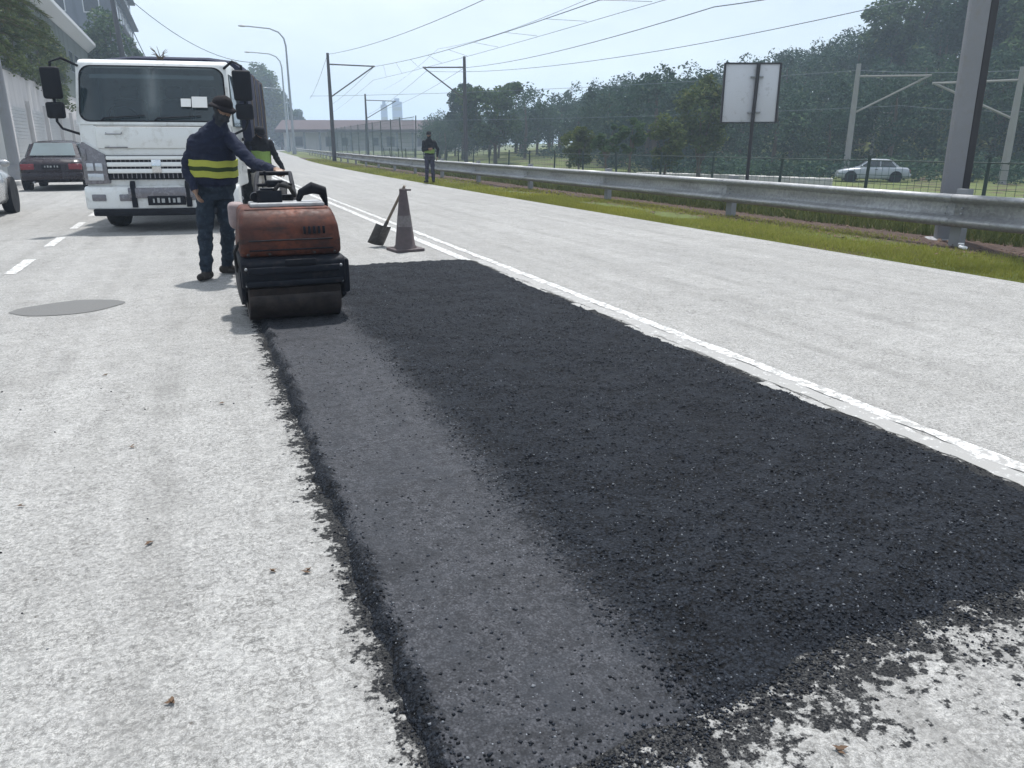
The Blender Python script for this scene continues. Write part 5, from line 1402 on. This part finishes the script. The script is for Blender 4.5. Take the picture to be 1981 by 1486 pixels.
def tring(torso, z, add, n=32, arc=None):
    zs = [q[0] for q in torso]
    c_ = [np.interp(z, zs, [q[k] for q in torso]) for k in (1, 2, 3, 4)]
    return [(c_[0] + (c_[2] + add + .006 * math.sin(5 * t_ + 1)) * math.cos(t_), c_[1] + (c_[3] + add + .005 * math.sin(7 * t_)) * math.sin(t_), z + .009 * math.sin(2 * t_ + .6) + .004 * math.sin(7 * t_ + 2)) for t_ in np.linspace(0, 2 * math.pi, n, endpoint=False)]
def band(root, name, torso, z0, z1, add, mat, label=None, n=3):
    mb = MB()
    zz = np.linspace(z0, z1, n + 1)
    rings = [tring(torso, z0, add - .03)] + [tring(torso, z, add + .004 * math.sin(9 * z)) for z in zz] + [tring(torso, z1, add - .03)]
    mb.loft(rings, cap=False)
    o = mb.build(name, mat, root, True, 60)
    if label: o['label'] = label
    return o
def cap(root, H_, Rm, mat, brim=True, hood=False):
    mb = MB()
    R4 = Rm
    for k in (0,):
        prev = None
        for i in range(8):
            a = math.pi / 2 * i / 7
            r = math.cos(a) ** .8; z = .030 + .092 * math.sin(a)
            rg = [mb.bm.verts.new(H_(.088 * r * math.cos(t_), -.010 + .106 * r * math.sin(t_), z + .008 * math.sin(t_ * 1))) for t_ in np.linspace(0, 2 * math.pi, 20, endpoint=False)]
            if prev: mb.bridge(prev, rg)
            prev = rg
    cp = mb.build('cap', mat, root, True, 60)
    if brim:
        mb = MB(); A, B = [], []
        for t_ in np.linspace(rad(20), rad(160), 11):
            A.append(mb.bm.verts.new(H_(.086 * math.cos(t_), -.010 + .104 * math.sin(t_), .036))); B.append(mb.bm.verts.new(H_(.090 * math.cos(t_), .02 + .150 * math.sin(t_), .022)))
        for i in range(10): mb.bm.faces.new((A[i], A[i + 1], B[i + 1], B[i]))
        o = mb.build('brim', mat, cp); q = o.modifiers.new('t', 'SOLIDIFY'); q.thickness = .004
    MB().ell(H_(0, -.01, .122), (.008, .008, .005), seg=8).build('cap_button', mat, cp)
    return cp

# operator holding the roller handle
tor1 = [(.78, .165, .02, .165, .13), (.90, .165, .02, .20, .15), (.98, .165, .01, .215, .16), (1.08, .165, 0, .222, .168), (1.20, .17, -.02, .228, .165), (1.31, .18, -.05, .215, .158),
        (1.39, .20, -.08, .175, .140), (1.46, .23, -.10, .125, .11), (1.52, .26, -.12, .075, .075)]
J1 = dict(belt=.93, shL=(.345, -.12, 1.355), elL=(.54, -.38, 1.12), wrL=(.70, -.80, 1.075), hdL=(.10, -.75, .02), pnL=(.05, -.2, -1), curlL=.95, thL=-1,
          shR=(.045, -.06, 1.335), elR=(-.070, -.03, 1.09), wrR=(-.02, -.13, .90), hdR=(.15, -.35, -.9), pnR=(1, 0, 0), curlR=.55, thR=1,
          hpL=(.245, .03, .86), knL=(.245, .04, .49), anL=(.215, .20, .10), toeL=(.85, -.5, 0),
          hpR=(.085, .0, .86), knR=(.035, -.06, .49), anR=(.0, -.13, .10), toeR=(-.45, -.9, 0),
          head=(.315, -.19, 1.625), face=(.62, -.70, -.32), neck=(.275, -.13, 1.52))
mw1 = dict(top=M['navy'], trousers=M['jeans'], skin=M['skin'], boot=M['boot'], scarf=M['scarf'], hair=M['capcloth'])
w1, H1, R1 = human('person', 'worker in navy jacket with lime waist bands and dark jeans gripping the roller handle', (0, 8.40, 0), 0, J1, mw1, tor1)
cp1 = cap(w1, H1, R1, M['capcloth'], False)
mb = MB(); A, B = [], []
for t_ in np.linspace(0, 2 * math.pi, 28, endpoint=False):
    wv2 = .012 * math.sin(3 * t_ + 1) + .006 * math.sin(7 * t_)
    A.append(mb.bm.verts.new(H1(.087 * math.cos(t_), -.010 + .105 * math.sin(t_), .040))); B.append(mb.bm.verts.new(H1(.122 * math.cos(t_), -.008 + .146 * math.sin(t_), .006 + wv2)))
mb.bridge(A, B)
o = mb.build('brim', M['capcloth'], cp1); q = o.modifiers.new('t', 'SOLIDIFY'); q.thickness = .005
band(w1, 'hem', tor1, .93, .985, .016, M['navy'])
band(w1, 'lime_band', tor1, 1.095, 1.155, .020, M['lime'])
band(w1, 'dark_band', tor1, 1.055, 1.095, .016, M['limedark'])
band(w1, 'lime_band', tor1, .995, 1.055, .020, M['lime'])

# worker further back beside the truck
tor2 = [(.76, 0, 0, .155, .12), (.90, 0, 0, .18, .135), (1.0, 0, -.01, .185, .14), (1.12, 0, -.02, .195, .14), (1.25, 0, -.05, .20, .14), (1.34, 0, -.08, .18, .12), (1.40, 0, -.10, .13, .10), (1.44, 0, -.12, .075, .075)]
J2 = dict(belt=.86, shL=(.185, -.07, 1.32), elL=(.285, -.08, 1.08), wrL=(.36, -.16, .88), hdL=(.2, -.3, -.9), pnL=(-1, 0, 0), thL=-1,
          shR=(-.185, -.07, 1.32), elR=(-.26, -.10, 1.08), wrR=(-.14, -.30, .98), hdR=(.7, -.5, -.1), pnR=(0, .3, -1), thR=1,
          hpL=(.09, 0, .82), knL=(.10, -.02, .47), anL=(.10, .04, .10), toeL=(.3, -1, 0), hpR=(-.09, 0, .82), knR=(-.10, -.03, .47), anR=(-.11, .03, .10), toeR=(-.3, -1, 0),
          head=(0, -.20, 1.50), face=(.1, -.8, -.55), neck=(0, -.13, 1.42))
def hood2(mb, samp, limb): pass
mw2 = dict(top=M['blackcloth'], trousers=M['creamtro'], skin=M['skin'], boot=M['boot'], scarf=M['blackcloth'], hair=M['blackcloth'])
w2, H2, R2 = human('person', 'stooping worker in black top, green vest and pale trousers behind the roller', (1.13, 15.25, 0), rad(8), J2, mw2, tor2, .011)
cap(w2, H2, R2, M['blackcloth'])
band(w2, 'green_vest', tor2, .90, 1.19, .014, M['vest'], None, 5)
band(w2, 'vest_stripe', tor2, .93, .98, .020, M['limedark'])

# worker standing by the guardrail
tor3 = [(.78, 0, 0, .15, .12), (.90, 0, 0, .165, .13), (1.0, 0, 0, .165, .13), (1.15, 0, -.01, .18, .135), (1.28, 0, -.02, .19, .135), (1.37, 0, -.03, .17, .12), (1.43, 0, -.04, .12, .10), (1.48, 0, -.05, .07, .07)]
J3 = dict(belt=.92, shL=(.175, -.02, 1.36), elL=(.30, .02, 1.12), wrL=(.27, -.10, .89), hdL=(-.1, -.3, -.9), pnL=(-1, 0, 0), thL=-1,
          shR=(-.175, -.02, 1.36), elR=(-.22, -.08, 1.10), wrR=(-.05, -.24, 1.13), hdR=(.9, -.2, .1), pnR=(0, 1, 0), thR=1,
          hpL=(.085, 0, .86), knL=(.10, -.02, .49), anL=(.115, .02, .10), toeL=(.25, -1, 0), hpR=(-.085, 0, .86), knR=(-.10, -.02, .49), anR=(-.12, 0, .10), toeR=(-.6, -.9, 0),
          head=(0, -.055, 1.60), face=(-.2, -.95, -.12), neck=(0, -.05, 1.47))
mw3 = dict(top=M['blackcloth'], trousers=M['greytro'], skin=M['skin'], boot=M['boot'], scarf=M['blackcloth'], hair=M['blackcloth'])
w3, H3, R3 = human('person', 'worker in black top and lime waist band standing at the verge by the guardrail', (7.66, 26.9, .02), rad(-14), J3, mw3, tor3, .011)
cap(w3, H3, R3, M['blackcloth'])
band(w3, 'lime_band', tor3, 1.0, 1.13, .014, M['vest'])

# ------------------------------------------------------------------ grass, leaf litter
def blades(n, fx, ylo, yhi, hmin, hmax, w, ypow=1.0):
    y = ylo + (yhi - ylo) * rng.random(n) ** ypow
    out = []
    x = np.array([fx(v) for v in y])
    z = np.array([ground_h(a, b_) for a, b_ in zip(x, y)])
    h = hmin + (hmax - hmin) * rng.random(n) ** 1.6
    a = rng.random(n) * 6.283; ln = rng.normal(size=(n, 2)) * 0.45 * h[:, None]
    dx, dy = np.cos(a) * w, np.sin(a) * w
    sc = 1 + y / 14
    p0 = np.stack([x - dx * sc, y - dy * sc, z - .01], 1); p1 = np.stack([x + dx * sc, y + dy * sc, z - .01], 1); p2 = np.stack([x + ln[:, 0], y + ln[:, 1], z + h], 1)
    return np.stack([p0, p1, p2], 1).reshape(-1, 3)
def vx(y):
    while True:
        u = abs(random.gauss(0, .80)) if random.random() < .8 else random.uniform(0, 1.9)
        x = edge_r(y) + .02 + u
        if u < 2.0 and noise.noise(Vector((x * .9, y * .45, 3))) + .55 - .36 * u > random.uniform(-.25, .25): return x
gvx = np.concatenate([blades(84000, vx, 4.0, 18, .015, .065, .0035, 1.0), blades(26000, vx, 18, 75, .03, .085, .006, 1.6)])
tag(link(bpy.data.objects.new('verge_grass', np_mesh('verge_grass', gvx, 3, M['grass']))), 'short yellow-green grass along the road edge', 'grass', None, 'stuff')
def bx_(y): return guard_x(y) + .9 + abs(random.gauss(0, 1.3))
wv_ = np.concatenate([blades(26000, bx_, 4, 60, .08, .42, .006, 1.5), blades(14000, lambda y: 12.2 + bend(y) + random.gauss(0, .25), 4, 34, .15, .6, .007)])
tag(link(bpy.data.objects.new('weeds', np_mesh('weeds', wv_, 3, M['weeds']))), 'straggly weeds behind the guardrail and along the fence', 'weeds', None, 'stuff')
lf = []
for i in range(2600):
    y = random.uniform(4.5, 30); x = guard_x(y) + random.gauss(-.15, .45)
    if x < edge_r(y) + .5: continue
    z = ground_h(x, y) + random.uniform(.008, .03); a = random.uniform(0, 6.28); s_ = random.uniform(.02, .05)
    u = Vector((math.cos(a), math.sin(a), random.uniform(-.3, .3))) * s_; v = Vector((-math.sin(a), math.cos(a), random.uniform(-.3, .3))) * s_ * .5
    p = Vector((x, y, z)); lf += [p - u, p + v, p + u, p - v]
for (x, y) in ((-.28, 2.62), (.09, 2.28), (.19, 2.24), (-.62, 4.9), (-.05, 1.45), (-.75, 3.1), (-1.5, 4.2), (.05, 1.36), (2.55, 1.17), (2.35, 1.2), (-.4, 3.6), (-.2, 1.75), (.0, 4.1), (1.2, 1.02)):
    for j in range(3):
        a = random.uniform(0, 6.28); s_ = random.uniform(.010, .018); p = Vector((x + random.gauss(0, .004), y + random.gauss(0, .004), .006 + .002 * j))
        u = Vector((math.cos(a), math.sin(a), .2)) * s_; v = Vector((-math.sin(a), math.cos(a), .1)) * s_ * .4
        lf += [p - u, p + v, p + u, p - v]
tag(link(bpy.data.objects.new('fallen_leaves', np_mesh('fallen_leaves', np.array([tuple(v) for v in lf]), 4, M['deadleaf']))), 'brown fallen leaves scattered below the guardrail and on the road', 'leaves', None, 'stuff')
lt = MB(); lt.box((0, 0, .02), (.16, .10, .03), Matrix.Rotation(.3, 3, 'X'), bev=.012); lt.box((.06, .03, .04), (.09, .07, .02), Matrix.Rotation(.6, 3, 'Y'), bev=.008)
o = lt.build('litter', M['litter']); o.location = (9.0, 7.0, .03); o.rotation_euler = (0, 0, .6)
tag(o, 'crumpled white scrap of litter at the foot of the guardrail post', 'litter')

# ------------------------------------------------------------------ haze
hz = MB(); hz.box((0, 250, 36), (3300, 3300, 80))
hm = bpy.data.materials.new('haze_air'); hm.use_nodes = True
ht = hm.node_tree; ht.nodes.clear()
ho = ht.nodes.new('ShaderNodeOutputMaterial'); hv = ht.nodes.new('ShaderNodeVolumePrincipled')
hv.inputs['Color'].default_value = (0.66, 0.80, 0.98, 1)
hv.inputs['Density'].default_value = 0.0012
hv.inputs['Anisotropy'].default_value = 0.2
ht.links.new(hv.outputs[0], ho.inputs['Volume'])
tag(hz.build('haze', hm, None, False), 'thin pale haze in the air', 'haze', None, 'stuff')
